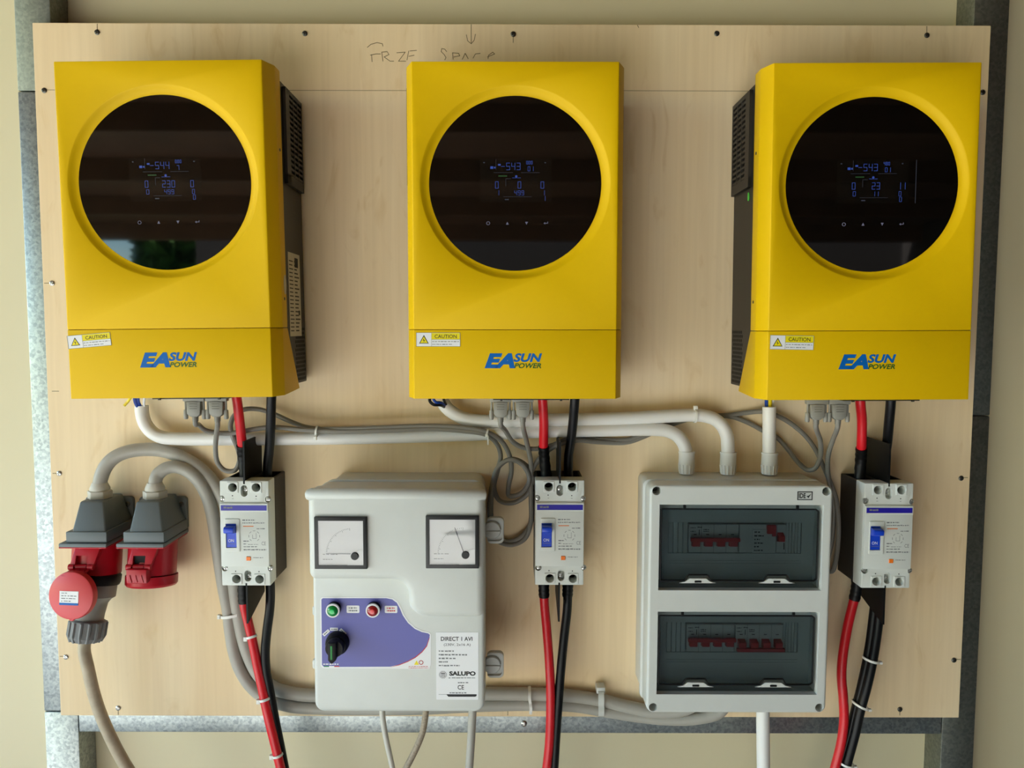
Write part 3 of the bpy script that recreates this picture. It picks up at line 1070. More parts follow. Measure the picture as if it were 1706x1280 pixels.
# hinge lugs
for py, h in ((883, 23), (1107, 23)):
    a = at(818, py, -0.085)
    lg = MB()
    lg.prism(rrect(a.x - 0.006, a.x + 0.019, a.z - 0.020, a.z + 0.019, 0.007), -0.088, -0.078, 0.001, 2)
    lg.carve(MB().prism(rrect(a.x - 0.012, a.x + 0.0165, a.z - 0.0165, a.z + 0.0155, 0.006), -0.1, -0.0845))
    lg = lg.build('closing_lug', 'grey_plastic', pc)
    m = MB().lathe([(0.0135, 0), (0.0135, 0.004), (0.012, 0.006)], (a.x + 0.0015, -0.083, a.z), (0, -1, 0), 24)
    m.carve(MB().box(a.x - 0.013, a.x + 0.016, -0.1, -0.0872, a.z - 0.0012, a.z + 0.0012))
    m.build('lug_screw', 'grey_plastic', lg)
for py in (1018, 1107):
    a = at(524, py, -0.085)
    MB().prism(rrect(a.x - 0.003, a.x + 0.012, a.z - 0.007, a.z + 0.007, 0.003), -0.086, -0.076, 0.001, 1).build('closing_lug', 'grey_plastic', pc)

# meters
for (a, b, c, d), needle, kx in (((523, 861.5, 612, 948.5), None, 0), ((709, 859.5, 798, 947.5), 18, 1)):
    x0, z1 = sal(a, b, SYU - 0.004)
    x1, z0 = sal(c, d, SYU - 0.004)
    y = SYU - 0.005
    m = MB().prism([(x0, z0), (x1, z0), (x1, z1), (x0, z1)], y, SYU + 0.001, 0.0010, 2)
    t = 0.0052
    m.carve(MB().box(x0 + t, x1 - t, y - 0.01, y + 0.004, z0 + t, z1 - t))
    mt = m.build('panel_meter', 'meter_black', pc, label='square black-framed needle meter')
    MB().box(x0 + t, x1 - t, y + 0.0028, y + 0.004, z0 + t, z1 - t).build('dial', 'dial_white', mt)
    px_, pz_ = x1 - 0.021, z0 + 0.021
    ink = MB()
    R1 = 0.036
    n = 22
    for k in range(n + 1):
        an = math.radians(95 + 80 * k / n) if kx == 0 else math.radians(92 + 86 * k / n)
        l = 0.0035 if k % 5 == 0 else 0.0018
        ca, sa = math.cos(an), math.sin(an)
        wv = 0.00025
        ink.prism([(px_ + R1 * ca - wv * sa, pz_ + R1 * sa + wv * ca), (px_ + (R1 - l) * ca - wv * sa, pz_ + (R1 - l) * sa + wv * ca), (px_ + (R1 - l) * ca + wv * sa, pz_ + (R1 - l) * sa - wv * ca), (px_ + R1 * ca + wv * sa, pz_ + R1 * sa - wv * ca)], y + 0.0025, y + 0.0027)
    dashes(ink, x0 + .011, x0 + .032, z0 + .020, .0010, y + .0027, 60 + kx, word=.004)
    dashes(ink, x0 + .011, x0 + .024, z0 + .013, .0010, y + .0027, 61 + kx, word=.003)
    ink.build('scale_marks', 'ink_grey', mt)
    if kx == 1:
        tl = (px_ - 0.0125, pz_ + 0.036)
        nd = MB().prism([(px_ - .0004, pz_), (px_ + .0008, pz_ + .0004), (tl[0] + .0006, tl[1]), (tl[0] - .0002, tl[1] - .0002)], y + 0.0018, y + 0.0022)
    else:
        nd = MB().prism([(px_ - .002, pz_ - .0005), (px_ - .002, pz_ + .0005), (px_ - .036, pz_ + .0004), (px_ - .036, pz_ - .0001)], y + 0.0018, y + 0.0022)
    nd.build('needle', 'ink_black', mt)
    cv = MB().prism([(x1 - t, z0 + t)] + [(x1 - t - 0.022 * math.sin(math.radians(90 * k / 8)) * 1.0, z0 + t + 0.022 * math.cos(math.radians(90 * k / 8))) for k in range(9)], y + 0.0012, y + 0.0026)
    cv.build('needle_cover', 'dial_white', mt)
    sx, sz = sal(*((591, 927) if kx == 0 else (775.5, 925)), y)
    MB().lathe([(0.0054, 0), (0.0054, 0.0018), (0.0046, 0.0024)], (sx, y + 0.0012, sz), (0, -1, 0), 20).build('zero_screw', 'meter_black', mt)
    MB().box(x0 + t, x1 - t, y + 0.0002, y + 0.0008, z0 + t, z1 - t).build('glass', 'meter_glass', mt)

# purple panel sticker
yS = SYL - 0.0002


def P(*pts, y=yS):
    return [sal(px, py, y) for px, py in pts]


out_ = P((533.5, 998), (536.5, 995), (645, 995), (655, 997), (663, 1003), (668, 1012), (673, 1024), (681, 1036), (692, 1046), (704, 1051.5), (715, 1053.5), (718, 1057), (718, 1108), (715, 1115), (538, 1113.5), (534.5, 1110))
pn = MB().prism(out_, yS - 0.0002, yS + 0.0006).build('control_panel', 'sticker_white', pc, label='white-bordered purple control panel sticker')
in_ = P((535.5, 999), (538, 997), (644, 997), (653.5, 999), (661, 1004.5), (666, 1013.5), (671, 1025.5), (679.5, 1038), (691, 1048), (703, 1053.5), (713, 1055.5), (716, 1058), (715, 1066), (711, 1076), (703, 1086), (692, 1095), (679, 1102), (665, 1107.5), (650, 1111), (540, 1111.5), (536.5, 1108))
MB().prism(in_, yS - 0.0003, yS).build('purple_field', 'panel_purple', pn)
red_ = P((716, 1062), (711.5, 1077), (703.5, 1087), (692.5, 1096), (679.5, 1103), (665.5, 1108.5), (650, 1112), (665, 1107.3), (679, 1101.8), (692, 1094.6), (703, 1085.4), (710.8, 1075.6), (715, 1063))
MB().prism(red_, yS - 0.00034, yS).build('red_edge_line', 'ink_red', pn)
for (a, b, c, d), mm in (((577.5, 1009, 599, 1021.5), 'ink_grey'), ((641, 1009.5, 662, 1021.5), 'ink_red')):
    x0, z1 = sal(a, b, yS)
    x1, z0 = sal(c, d, yS)
    lb = MB().prism(rrect(x0, x1, z0, z1, 0.0016), yS - 0.0005, yS).build('lamp_label', 'sticker_white', pn)
    m = MB()
    dashes(m, x0 + .003, x1 - .003, (z0 + z1) / 2 + .002, .0022, yS - .0005, 71, word=.002)
    dashes(m, x0 + .003, x1 - .003, (z0 + z1) / 2 - .002, .0022, yS - .0005, 72, word=.002)
    m.build('print', mm, lb)
for (px, py), nm in (((557, 1013.5), 'green'), ((623, 1013.5), 'red')):
    a = at(px, py, SYL)
    il = MB().lathe([(0.0098, 0), (0.0098, 0.008), (0.0094, 0.0092)], (a.x, SYL, a.z), (0, -1, 0), 28).build('indicator_lamp', 'black_plastic', pc, label='round %s indicator lamp' % nm)
    MB().lathe([(0.0074, 0.0085), (0.0100, 0.0085), (0.0096, 0.0112), (0.0078, 0.0112)], (a.x, SYL, a.z), (0, -1, 0), 28, cap=False).build('bezel', 'sticker_white', il)
    MB().lathe([(0.0078, 0.008), (0.0078, 0.011), (0.0066, 0.0130), (0.004, 0.0142)], (a.x, SYL, a.z), (0, -1, 0), 28).build('lens', 'lens_' + nm, il)
    MB().lathe([(0.0034, 0.0139), (0.0032, 0.0146), (0.0012, 0.0149)], (a.x, SYL, a.z), (0, -1, 0), 20).build('lens_core', 'lens_%s_core' % nm, il)
a = at(563, 1070, SYL)
ks = MB().lathe([(0.0165, 0), (0.0165, 0.007), (0.0150, 0.012), (0.0138, 0.014)], (a.x, SYL, a.z), (0, -1, 0), 32)
ks = ks.build('selector_switch', 'black_plastic', pc, label='black rotary selector switch with green pointer line')
m = MB().lathe([(0.0128, 0.0135), (0.0128, 0.022), (0.0120, 0.0245)], (a.x, SYL, a.z), (0, -1, 0), 28)
m.prism([(a.x - 0.0062, a.z + 0.012), (a.x + 0.0050, a.z + 0.012), (a.x + 0.0042, a.z - 0.0130), (a.x - 0.0018, a.z - 0.0182), (a.x - 0.0068, a.z - 0.0130)], SYL - 0.033, SYL - 0.014, 0.0014, 2)
m.build('knob', 'black_plastic', ks)
MB().box(a.x - 0.0030, a.x - 0.0002, SYL - 0.0336, SYL - 0.032, a.z - 0.0115, a.z + 0.0080, 0.0003, 1).build('pointer_line', 'ink_green', ks)
for cx, cy, an in ((543.5, 1054.5, 42), (556.5, 1048.5, 0), (571.5, 1053, -42)):
    s = at(cx, cy, yS)
    M = Matrix.Translation(s) @ Matrix.Rotation(-math.radians(an), 4, 'Y') @ Matrix.Translation(-s)
    pl = MB().box(s.x - .0055, s.x + .0055, yS - .0005, yS, s.z - .0022, s.z + .0022).transform(M).build('position_label', 'sticker_white', pn)
    dashes(MB(), s.x - .004, s.x + .004, s.z, .0018, yS - .0005, int(cx), word=.002).transform(M).build('print', 'ink_grey', pl)
x0, z1 = sal(538.5, 1104.5)
x1, z0 = sal(564, 1109)
dashes(MB(), x0, x1, (z0 + z1) / 2, .0022, yS - .0003, 81, word=.0028).build('print', 'sticker_white', pn)
for k, mm in enumerate(('ink_green', 'sticker_white', 'ink_red')):
    fx0, fz = sal(540 + 8.5 * k, 1111)
    fx1, _ = sal(548.5 + 8.5 * k, 1111)
    MB().box(fx0, fx1, yS - .0005, yS, fz - .0002, fz + .0012).build('flag_stripe', mm, pn)
x0, z0 = sal(681, 1113)
dashes(dashes(MB(), x0, x0 + .028, z0, .0010, yS - .0002, 82, word=.002), x0, x0 + .028, z0 + .0022, .0010, yS - .0002, 83, word=.002).build('print', 'ink_red', pn)
s = at(694, 1104.5, yS)
MB().prism([(s.x - .0035, s.z - .003), (s.x + .0035, s.z - .003), (s.x, s.z + .0035)], yS - .0004, yS).build('warning_triangle', 'sticker_yellow', pn)
s = at(701.5, 1104, yS)
MB().ring((s.x, yS - .0003, s.z), (0, 1, 0), 0.0028, 0.0005, 16, 4).build('prohibition_ring', 'ink_red', pn)

# white maker's label
x0, z1 = sal(726.5, 1053.5)
x1, z0 = sal(797, 1166)
ml = MB().prism(rrect(x0, x1, z0, z1, 0.001), yS - 0.0002, yS + 0.0005).build('maker_label', 'sticker_white', pc, label='white printed label with black lettering')
yT = yS - 0.0003


def lt(body, a, b, c, d, **k):
    X0, Z1 = sal(a, b)
    X1, Z0 = sal(c, d)
    text(body, X0, X1, Z0, Z1, yT, k.pop('m', 'ink_black'), ml, **k)


lt('DIRECT 1 AVI', 734.5, 1061, 787, 1068, bold=0.018)
lt('(230V, 2x16 A)', 739.5, 1072, 784, 1077.5, m='ink_black')
m = MB()
for k, (w, py) in enumerate(((756, 1085), (778, 1091), (760, 1097), (746, 1103), (766, 1109))):
    X0, Z = sal(731, py)
    dashes(m, X0, sal(w, py)[0], Z, .0022, yT, 90 + k, word=.0032)
X0, Z = sal(747.5, 1129.5)
dashes(m, X0, sal(792, 1129.5)[0], Z, .0013, yT, 97, word=.004)
X0, Z = sal(763, 1137.5)
dashes(m, X0, sal(780, 1137)[0], Z, .0018, yT, 98, word=.003)
X0, Z = sal(749, 1154.5)
dashes(m, X0, sal(777, 1154)[0], Z, .0018, yT, 99, word=.003)
X0, Z = sal(731, 1157)
m.box(X0, sal(745, 1157)[0], yT - .0001, yT, Z - .0002, Z + .0002)
m.build('print', 'ink_grey', ml)
lt('SALUPO', 748.5, 1118.5, 792.5, 1126, bold=0.05)
lt('CE', 762.5, 1141.5, 773, 1149, bold=0.015)
MB().prism(P((743.5, 1157), (794, 1157), (794, 1159.5), (792, 1161), (747, 1161)), yT - .0001, yT).build('black_bar', 'ink_black', ml)
m = MB()
s = at(738, 1124.5, yT)
for k in range(16):
    an = 2 * math.pi * k / 16
    ca, sa = math.cos(an), math.sin(an)
    m.prism([(s.x + .0058 * ca - .0003 * sa, s.z + .0058 * sa + .0003 * ca), (s.x + .0058 * ca + .0003 * sa, s.z + .0058 * sa - .0003 * ca), (s.x + .0034 * ca + .0003 * sa, s.z + .0034 * sa - .0003 * ca), (s.x + .0034 * ca - .0003 * sa, s.z + .0034 * sa + .0003 * ca)], yT - .0001, yT)
for dx in (-.0021, -.0003, .0015):
    m.box(s.x + dx, s.x + dx + .0007, yT - .0001, yT, s.z - .0028, s.z + .0018)
m.box(s.x - .0026, s.x + .0026, yT - .0001, yT, s.z + .0014, s.z + .0024)
m.build('logo_mark', 'ink_black', ml, kind='stuff')

# ------------------------------------------------------------------ distribution board
DY0, DYF = -0.060, -0.108
dbx = thing('distribution_board', 'light grey two-row distribution board with dark tinted windows', 'distribution board', (0.33, 0, 0.10))
dx0, dx1 = at(1079.5, 1000, DYF).x, at(1382, 1000, DYF).x
dz1, dz0 = at(1230, 809, DYF).z, at(1230, 1188.5, DYF).z
m = MB().prism(rrect(dx0 + 0.001, dx1 - 0.002, dz0 + 0.003, dz1 - 0.001, 0.010), DY0, 0.0, 0.0012, 2)
m.carve(MB().box(dx0 + 0.02, dx1 - 0.02, DY0 - 0.01, -0.01, dz0 + 0.02, dz1 - 0.02))
m.build('base', 'grey_plastic', dbx)
m = MB().prism(rrect(dx0 - 0.003, dx1 - 0.0005, dz0 + 0.001, dz1 + 0.001, 0.010), DY0 - 0.009, DY0 - 0.0002, 0.0015, 2)
m.carve(MB().box(dx0 + 0.02, dx1 - 0.02, DY0 - 0.02, 0, dz0 + 0.02, dz1 - 0.02))
m.build('flange', 'grey_plastic', dbx)
cov = MB().prism(rrect(dx0, dx1, dz0, dz1, 0.011), DYF, DY0 - 0.009, 0.0035, 3, bev_angle=1.0)
wins = []
cut = MB()
for (a, b, c, d) in ((1099, 841, 1368, 984.5), (1096, 1019.5, 1361, 1158)):
    wx0, wz1 = ax(a, b, DYF)
    wx1, wz0 = ax(c, d, DYF)
    wins.append((wx0, wx1, wz0, wz1))
    cut.box(wx0, wx1, DYF - 0.02, DYF + 0.2, wz0, wz1)
cov.carve(cut)
cut = MB()
CORN = [(x, z) for x in (dx0 + 0.0100, dx1 - 0.0095) for z in (dz0 + 0.0085, dz1 - 0.0085)]
for cx, cz in CORN:
    cut.cyl((cx, DYF - 0.01, cz), (cx, DYF + 0.022, cz), 0.0062, 20)
cov.carve(cut)
cov = cov.build('cover', 'grey_plastic', dbx)
for cx, cz in CORN:
    screw_mb((cx, DYF + 0.0215, cz), 0.005, h=0.002).build('cover_screw', 'dark_steel', dbx)
# badge
x0, z1 = ax(1328.5, 819, DYF)
x1, z0 = ax(1353.5, 833.5, DYF)
bg = MB().box(x0, x1, DYF - 0.0003, DYF + .0002, z0, z1).build('badge', 'ink_black', dbx)
MB().box(x0 + .0015, x1 - .0015, DYF - 0.0004, DYF, z0 + .0014, z1 - .0014).build('badge_field', 'module_grey', bg)
text('IDE', x0 + .002, x0 + .012, z0 + .0028, z1 - .0025, DYF - .0005, 'ink_black', bg, bold=.04)
MB().prism([(x0 + .013, z0 + .006), (x0 + .016, z0 + .003), (x1 - .002, z1 - .003), (x0 + .016, z0 + .0065)], DYF - .0005, DYF - .0003).build('badge_mark', 'ink_black', bg)

YIN = DYF + 0.034   # inner apron behind the windows
slots = []
for wi, (wx0, wx1, wz0, wz1) in enumerate(wins):
    w, h = wx1 - wx0, wz1 - wz0
    # recessed inner apron with the module slot
    sx0, sx1 = wx0 + w * 0.085, wx1 - w * 0.075
    if wi == 0:
        sz1, sz0 = wz1 - h * 0.275, wz1 - h * 0.645
    else:
        sz1, sz0 = wz1 - h * 0.235, wz1 - h * 0.605
    ap = MB().box(wx0 - 0.004, wx1 + 0.004, YIN, YIN + 0.003, wz0 - 0.004, wz1 + 0.004)
    ap.carve(MB().box(sx0, sx1, YIN - 0.01, YIN + 0.01, sz0, sz1))
    ap = ap.build('inner_apron', 'inner_grey', dbx)
    g = MB()
    for k in range(2):
        zz_ = sz0 - 0.012 - 0.004 * k
        g.box(sx0, sx1, YIN - 0.0006, YIN, zz_, zz_ + 0.001)
    g.build('apron_rib', 'inner_grey', ap)
    slots.append((sx0, sx1, sz0, sz1))
    # tunnel walls between apron and window
    tn = MB().box(wx0 - 0.004, wx0 - 0.0005, DYF + 0.004, YIN, wz0 - 0.004, wz1 + 0.004).box(wx1 + 0.0005, wx1 + 0.004, DYF + 0.004, YIN, wz0 - 0.004, wz1 + 0.004)
    tn.box(wx0 - 0.004, wx1 + 0.004, DYF + 0.004, YIN, wz1 + 0.0005, wz1 + 0.004).box(wx0 - 0.004, wx1 + 0.004, DYF + 0.004, YIN, wz0 - 0.004, wz0 - 0.0005)
    tn.build('window_surround', 'inner_grey', dbx)
    # tinted hinged window: rim and pane with two finger notches
    yw = DYF + 0.004
    gx0, gx1, gz0, gz1 = wx0 + 0.0015, wx1 - 0.0015, wz0 + 0.0015, wz1 - 0.0015
    notch = []
    pts = [(gx1 - 0.004, gz1 - .009), (gx1 - .008, gz1 - 0.006), (gx0 + .002, gz1 - 0.006), (gx0 + .002, gz0 + .0115)]
    nz = gz0 + .0115
    for nx in (gx0 + w * 0.24, gx0 + w * 0.725):
        pts += [(nx - .019, nz), (nx - .014, nz + .0085), (nx + .014, nz + .0085), (nx + .019, nz)]
    pts += [(gx1 - .008, nz), (gx1 - .004, nz + .003)]
    pane = MB().prism(pts, yw, yw + 0.0022, 0.0006, 1)
    dr = pane.build('tinted_window', 'tint_glass', dbx, label='hinged dark tinted window')
    rim = MB()
    for k in range(len(pts)):
        a_, b__ = pts[k], pts[(k + 1) % len(pts)]
        rim.tube([(a_[0], yw + .0008, a_[1]), (b__[0], yw + .0008, b__[1])], 0.0013, 6)
    rim.build('rim', 'black_plastic', dr)
    fl = MB().box(gx0, gx1, yw + 0.0045, yw + 0.006, gz0, nz).build('sill_pane', 'tint_glass', dr)
    for nx in (gx0 + w * 0.24, gx0 + w * 0.725):
        l = MB().prism([(nx - .027, nz - .0035), (nx - .018, nz - .001), (nx - .012, nz + .0035), (nx + .012, nz + .0035), (nx + .018, nz - .001), (nx + .027, nz - .0035)], yw - 0.001, yw + 0.002, .0004, 1)
        lt_ = l.build('latch', 'grey_plastic', dbx, label='pale grey window latch')
        MB().box(nx - .005, nx + .005, yw - .002, yw, nz - .0025, nz + .0005, .0005, 1).build('latch_catch', 'black_plastic', lt_)
    for nx in (gx0 + w * 0.15, gx0 + w * 0.84):
        MB().box(nx - .002, nx + .002, yw - .001, yw + .002, gz1 - .007, gz1, .0004, 1).build('hinge', 'black_plastic', dr)


# blank covers either side of the modules (ribbed plastic strips)
def blanks(x0, x1, z0, z1, n):
    w = (x1 - x0) / n
    for k in range(n):
        MB().box(x0 + w * k + .0003, x0 + w * (k + 1) - .0003, YIN + .001, YIN + .0035, z0, z1, .0005, 1).build('blanking_strip', 'inner_grey', dbx)


def module_breaker(x0, x1, z0, z1, poles, label, handle_up=True, bar=True, grp=None):
    """DIN-rail breaker: body, stepped nose, one handle per pole, tie bar."""
    t = thing('modular_breaker', label, 'breaker', ((x0 + x1) / 2, -0.02, z0))
    w = (x1 - x0) / poles
    b = MB()
    b.box(x0, x1, -0.062, -0.012, z0 - 0.018, z1 + 0.018, .001, 1)
    b.box(x0 + .0002, x1 - .0002, YIN - 0.003, -0.06, z0 + 0.001, z1 - 0.001, .0008, 1)
    b.build('body', 'module_grey', t)
    for k in range(poles):
        c = x0 + w * (k + .5)
        hz = z0 + (z1 - z0) * (0.36 if handle_up else 0.32)
        MB().prism_x([(YIN - .003, hz - .005), (YIN - .0125, hz - .0035), (YIN - .0125, hz + .0045), (YIN - .003, hz + .0075)], c - w * .31, c + w * .31, .0005, 1).build('handle', 'module_red', t)
        MB().box(c - .0022, c + .0022, YIN - .0034, YIN - .003, z0 + (z1 - z0) * .62, z0 + (z1 - z0) * .62 + .0013).build('pole_window', 'ink_black', t)
    if bar:
        bz = hz + (0.0045 if handle_up else -0.0085)
        MB().box(x0 + .0005, x1 - .0005, YIN - .0142, YIN - .0085, bz - .0005, bz + .0048, .0006, 1).build('tie_bar', 'module_red', t)
    pr = MB()
    for k, (a, b_, zf) in enumerate(((.03, .13, .86), (.03, .13, .74), (.17, .26, .88), (.29, .40, .80), (.29, .40, .74))):
        dashes(pr, x0 + (x1 - x0) * a, x0 + (x1 - x0) * b_, z0 + (z1 - z0) * zf, .0016, YIN - .003, 200 + k, word=.0025)
    pr.box(x0 + (x1 - x0) * .20, x0 + (x1 - x0) * .215, YIN - .0032, YIN - .003, z0 + (z1 - z0) * .62, z0 + (z1 - z0) * .80)
    pr.build('print', 'ink_black', t)
    g = MB()
    for k in range(1, poles):
        g.box(x0 + w * k - .0003, x0 + w * k + .0003, YIN - .0031, YIN - .002, z0 + .001, z1 - .001)
    if poles > 1:
        g.build('pole_joint', 'ink_grey', t)
    return t


s0, s1 = slots
yq = YIN - 0.003
mu0, mu1 = ax(1147.5, 900, yq)[0], ax(1230.5, 900, yq)[0]
zuT, zuB = s0[3] - 0.001, s0[2] + 0.001
module_breaker(mu0, mu1, zuB, zuT, 4, 'four-pole modular breaker with red handles, left in the upper window')
ru0, ru1, ru2 = mu1 + 0.020, ax(1293, 900, yq)[0], ax(1310, 900, yq)[0]
ru0 = ax(1231.5, 900, yq)[0]
t = thing('residual_current_device', 'pale residual current device with red test button beside the upper breaker', 'switch', ((ru0 + ru1) / 2, -0.02, zuB))
MB().box(ru0, ru1, -0.062, -0.012, zuB - .018, zuT + .018, .001, 1).box(ru0 + .0002, ru1 - .0002, yq, -0.06, zuB + .001, zuT - .001, .0008, 1).build('body', 'module_grey', t)
xq = ru0 + (ru1 - ru0) * .36
MB().box(xq, ru1 - .001, yq - .0022, yq, zuB + .001, zuT - .008, .0004, 1).build('face_plate', 'module_grey', t)
MB().box(ru1 - .015, ru1 - .002, yq - .006, yq, zuT - .014, zuT - .001, .0006, 1).build('test_button', 'module_red', t)
MB().box(ru1 - .007, ru1 - .001, yq - .004, yq, zuT - .018, zuT - .0145, .0004, 1).build('red_tab', 'module_red', t)
pr = MB()
for k in range(6):
    dashes(pr, xq + .002, xq + .010 + .006 * (k % 2), zuT - .012 - k * .0055, .0022, yq - .0022, 230 + k, word=.003)
pr.build('print', 'ink_black', t)
t = thing('auxiliary_switch', 'narrow module with red lever at the right in the upper window', 'switch', ((ru1 + ru2) / 2, -0.02, zuB))
MB().box(ru1 + .0004, ru2, -0.062, -0.012, zuB - .018, zuT + .018, .001, 1).box(ru1 + .0006, ru2 - .0002, yq, -0.06, zuB + .001, zuT - .001, .0008, 1).build('body', 'module_grey', t)
MB().prism_x([(yq, zuB + .018), (yq - .009, zuB + .020), (yq - .009, zuB + .028), (yq, zuB + .032)], ru1 + .001, ru2 - .005, .0005, 1).build('handle', 'module_red', t)
MB().box(ru2 - .004, ru2 - .0026, yq - .0004, yq, zuB + .006, zuB + .016).build('slot_mark', 'ink_black', t)
blanks(s0[0] + .0005, mu0 - .0006, s0[2], s0[3], 4)
blanks(ru2 + .0006, s0[1] - .0005, s0[2], s0[3], 5)
ml0, ml1, ml2 = ax(1143.5, 1075, yq)[0], ax(1224, 1075, yq)[0], ax(1304.5, 1075, yq)[0]
zlT, zlB = s1[3] - .001, s1[2] + .001
module_breaker(ml0, ml1 - .0003, zlB, zlT, 4, 'four-pole modular breaker with raised red tie bar, left in the lower window')
module_breaker(ml1 + .0003, ml2, zlB, zlT, 4, 'four-pole modular breaker with lowered red tie bar, right in the lower window', handle_up=False)
blanks(s1[0] + .0005, ml0 - .0006, s1[2], s1[3], 4)
blanks(ml2 + .0006, s1[1] - .0005, s1[2], s1[3], 5)

# ------------------------------------------------------------------ white conduits
RC = 0.0101
YC = -0.022


def conduit(label, pts, gland=None, per=10, end_open=True):
    t = thing('conduit', label, 'conduit', tuple(at(*pts[-1])), group=None)
    P_ = path(*pts, per=per)
    MB().tube(to_floor(P_) if pts[-1][1] > 1280 else P_, RC, 20).build('pipe', 'conduit_white', t)
    if gland:
        px, y0, y1, d = gland
        a, b = at(px, y0, d), at(px, y1, d)
        L = a.z - b.z
        m = MB().lathe([(0.0103, L), (0.0126, L), (0.0127, L - .003), (0.0121, L - .004), (0.0123, L * .45), (0.0108, 0.001), (0.0108, 0)], (b.x, d, b.z), (0, 0, 1), 28)
        g = m.build('coupling', 'conduit_white', t, label='white ribbed conduit coupling')
        r = MB()
        for k in range(14):
            an = 2 * math.pi * k / 14
            p0 = Vector((b.x + .0109 * math.cos(an), d + .0109 * math.sin(an), b.z + .001))
            p1 = Vector((b.x + .0122 * math.cos(an), d + .0122 * math.sin(an), b.z + L * .42))
            r.tube([p0, p1], 0.0009, 6)
        r.build('rib', 'conduit_white', g)
    return t, P_


cA, pA = conduit('long white conduit bent down from the left inverter to the distribution board',
                 [(236, 676, YC), (237, 690, YC), (242, 706, YC), (253, 720, YC), (269, 728.5, YC), (292, 731, YC), (400, 731.5, YC), (600, 729.5, YC), (800, 723.5, YC), (900, 719, YC), (1000, 717, YC), (1095, 716, YC), (1114, 719, YC), (1129, 727, YC), (1139, 740, YC), (1143, 754, YC), (1143.5, 770, YC)], (1143.5, 752, 789, YC))
cB, pB = conduit('white conduit bent from the middle inverter over to the distribution board',
                 [(737, 668, YC), (742, 677, YC), (753, 687, YC), (770, 696, YC), (792, 701, YC), (825, 702, YC), (960, 699.5, YC), (1050, 697, YC), (1150, 692, YC), (1172, 693, YC), (1191, 699, YC), (1204, 711, YC), (1211, 727, YC), (1212.5, 745, YC), (1212.5, 770, YC)], (1212.5, 753, 790, YC))
cC, pC = conduit('short straight white conduit from the right inverter into the distribution board',
                 [(1281.5, 678, YC - .004), (1281.5, 720, YC - .004), (1281.5, 770, YC - .004)], (1281.5, 754, 790, YC - .004))
cD, pD = conduit('white conduit running down out of the distribution board underside',
                 [(1271, 1150, -0.055), (1271, 1200, -0.055), (1272, 1290, -0.055), (1273, 1420, -0.055)])
tie(pB, (1157, 691, YC), RC + .0003, cB, flip=1)
# conductors at the open conduit ends
def wires(name, label, items, loc):
    t = thing(name, label, 'wire', tuple(at(*loc)))
    for mm, r, pts in items:
        MB().tube(path(*pts), r, 8).build('wire', mm, t)
    return t


wires('conductor_bundle', 'yellow and blue wire ends above the left conduit', [
    ('wire_yellow', .0022, [(207, 676, -.050), (214, 668, -.050), (222, 655, -.06)]),
    ('wire_blue', .0026, [(234, 684, YC), (226, 672, -.036), (224, 655, -.06)]),
    ('wire_blue', .0024, [(238, 684, YC), (231, 671, -.034), (230, 655, -.06)]),
    ('sticker_white', .0020, [(241, 684, YC), (240, 669, -.034), (243, 655, -.06)])], (230, 672, -.04))
wires('conductor_bundle', 'black and blue looped wires above the middle conduit', [
    ('cable_black', .0024, [(743, 680, YC), (733, 675, -.045), (722, 674, -.05), (716, 668, -.05), (720, 655, -.06)]),
    ('wire_blue', .0022, [(744, 679, YC), (734, 671, -.045), (726, 670, -.05), (722, 664, -.05), (726, 652, -.06)]),
    ('cable_black', .0020, [(746, 679, YC), (740, 668, -.04), (738, 655, -.06)])], (730, 672, -.04))
wires('conductor_bundle', 'blue and yellow wires entering the short right conduit', [
    ('wire_blue', .0028, [(1277, 690, YC), (1277, 672, YC), (1277, 655, -.04)]),
    ('wire_yellow', .0028, [(1283, 690, YC), (1283, 672, YC - .004), (1283, 655, -.04)]),
    ('sticker_white', .0022, [(1287.5, 690, YC), (1287.5, 672, YC), (1288, 655, -.04)])], (1281, 674, -.03))

# ------------------------------------------------------------------ industrial sockets, glands and grey supply cables
SOX = -0.5435


def px_of(v):
    d = Vector(v) - EYE
    return 853 + FPX * d.dot(_R) / d.dot(_F), 640 - FPX * d.dot(_U) / d.dot(_F)


zPT = at(270, 826, 0).z
zFT = at(245, 835, -0.060).z      # top of the sloping housing
zFB = at(240, 887, -0.085).z      # bottom of it
zL1 = at(240, 905, -0.088).z      # lip top
zL0 = at(240, 912.5, -0.091).z    # lip bottom
so = thing('industrial_socket', '', 'socket', (0, 0, 0), local=True)
pl = MB().prism(rrect(-0.040, 0.0345, zL0 + .004, zPT, 0.006), -0.008, 0.0, 0.0012, 2)
pl.build('mounting_plate', 'socket_grey', so)
for sx in (-0.031, 0.0265):
    screw_mb((sx, -0.008, zPT - 0.012), 0.0042, h=.002).build('screw', 'dark_steel', so)
h = MB().loft([[(-0.0175, -0.0905 + .004, zFB), (0.0325, -0.0905 + .004, zFB), (0.0325, -0.006, zFB), (-0.0230, -0.006, zFB)],
               [(-0.0165, -0.064, zFT), (0.0185, -0.064, zFT), (0.0185, -0.006, zFT), (-0.0200, -0.006, zFT)]], bev=0.0025, seg=3)
h.box(-0.0255, 0.0345, -0.0885, -0.006, zL1, zFB + .001, 0.0015, 2)
h.box(-0.0345, 0.0355, -0.0925, -0.004, zL0, zL1, 0.0015, 2)
h.build('housing', 'socket_grey', so)
gx, gy = -0.001, -0.036
zg0, zg1, zg2 = at(257, 834, gy).z, at(257, 817, gy).z, at(257, 804, gy).z
g = MB().loft([[(gx + .0182 * math.cos(k * math.pi / 3 + .2), gy + .0182 * math.sin(k * math.pi / 3 + .2), z) for k in range(6)] for z in (zg0 - .002, zg1)], bev=.0012, seg=2)
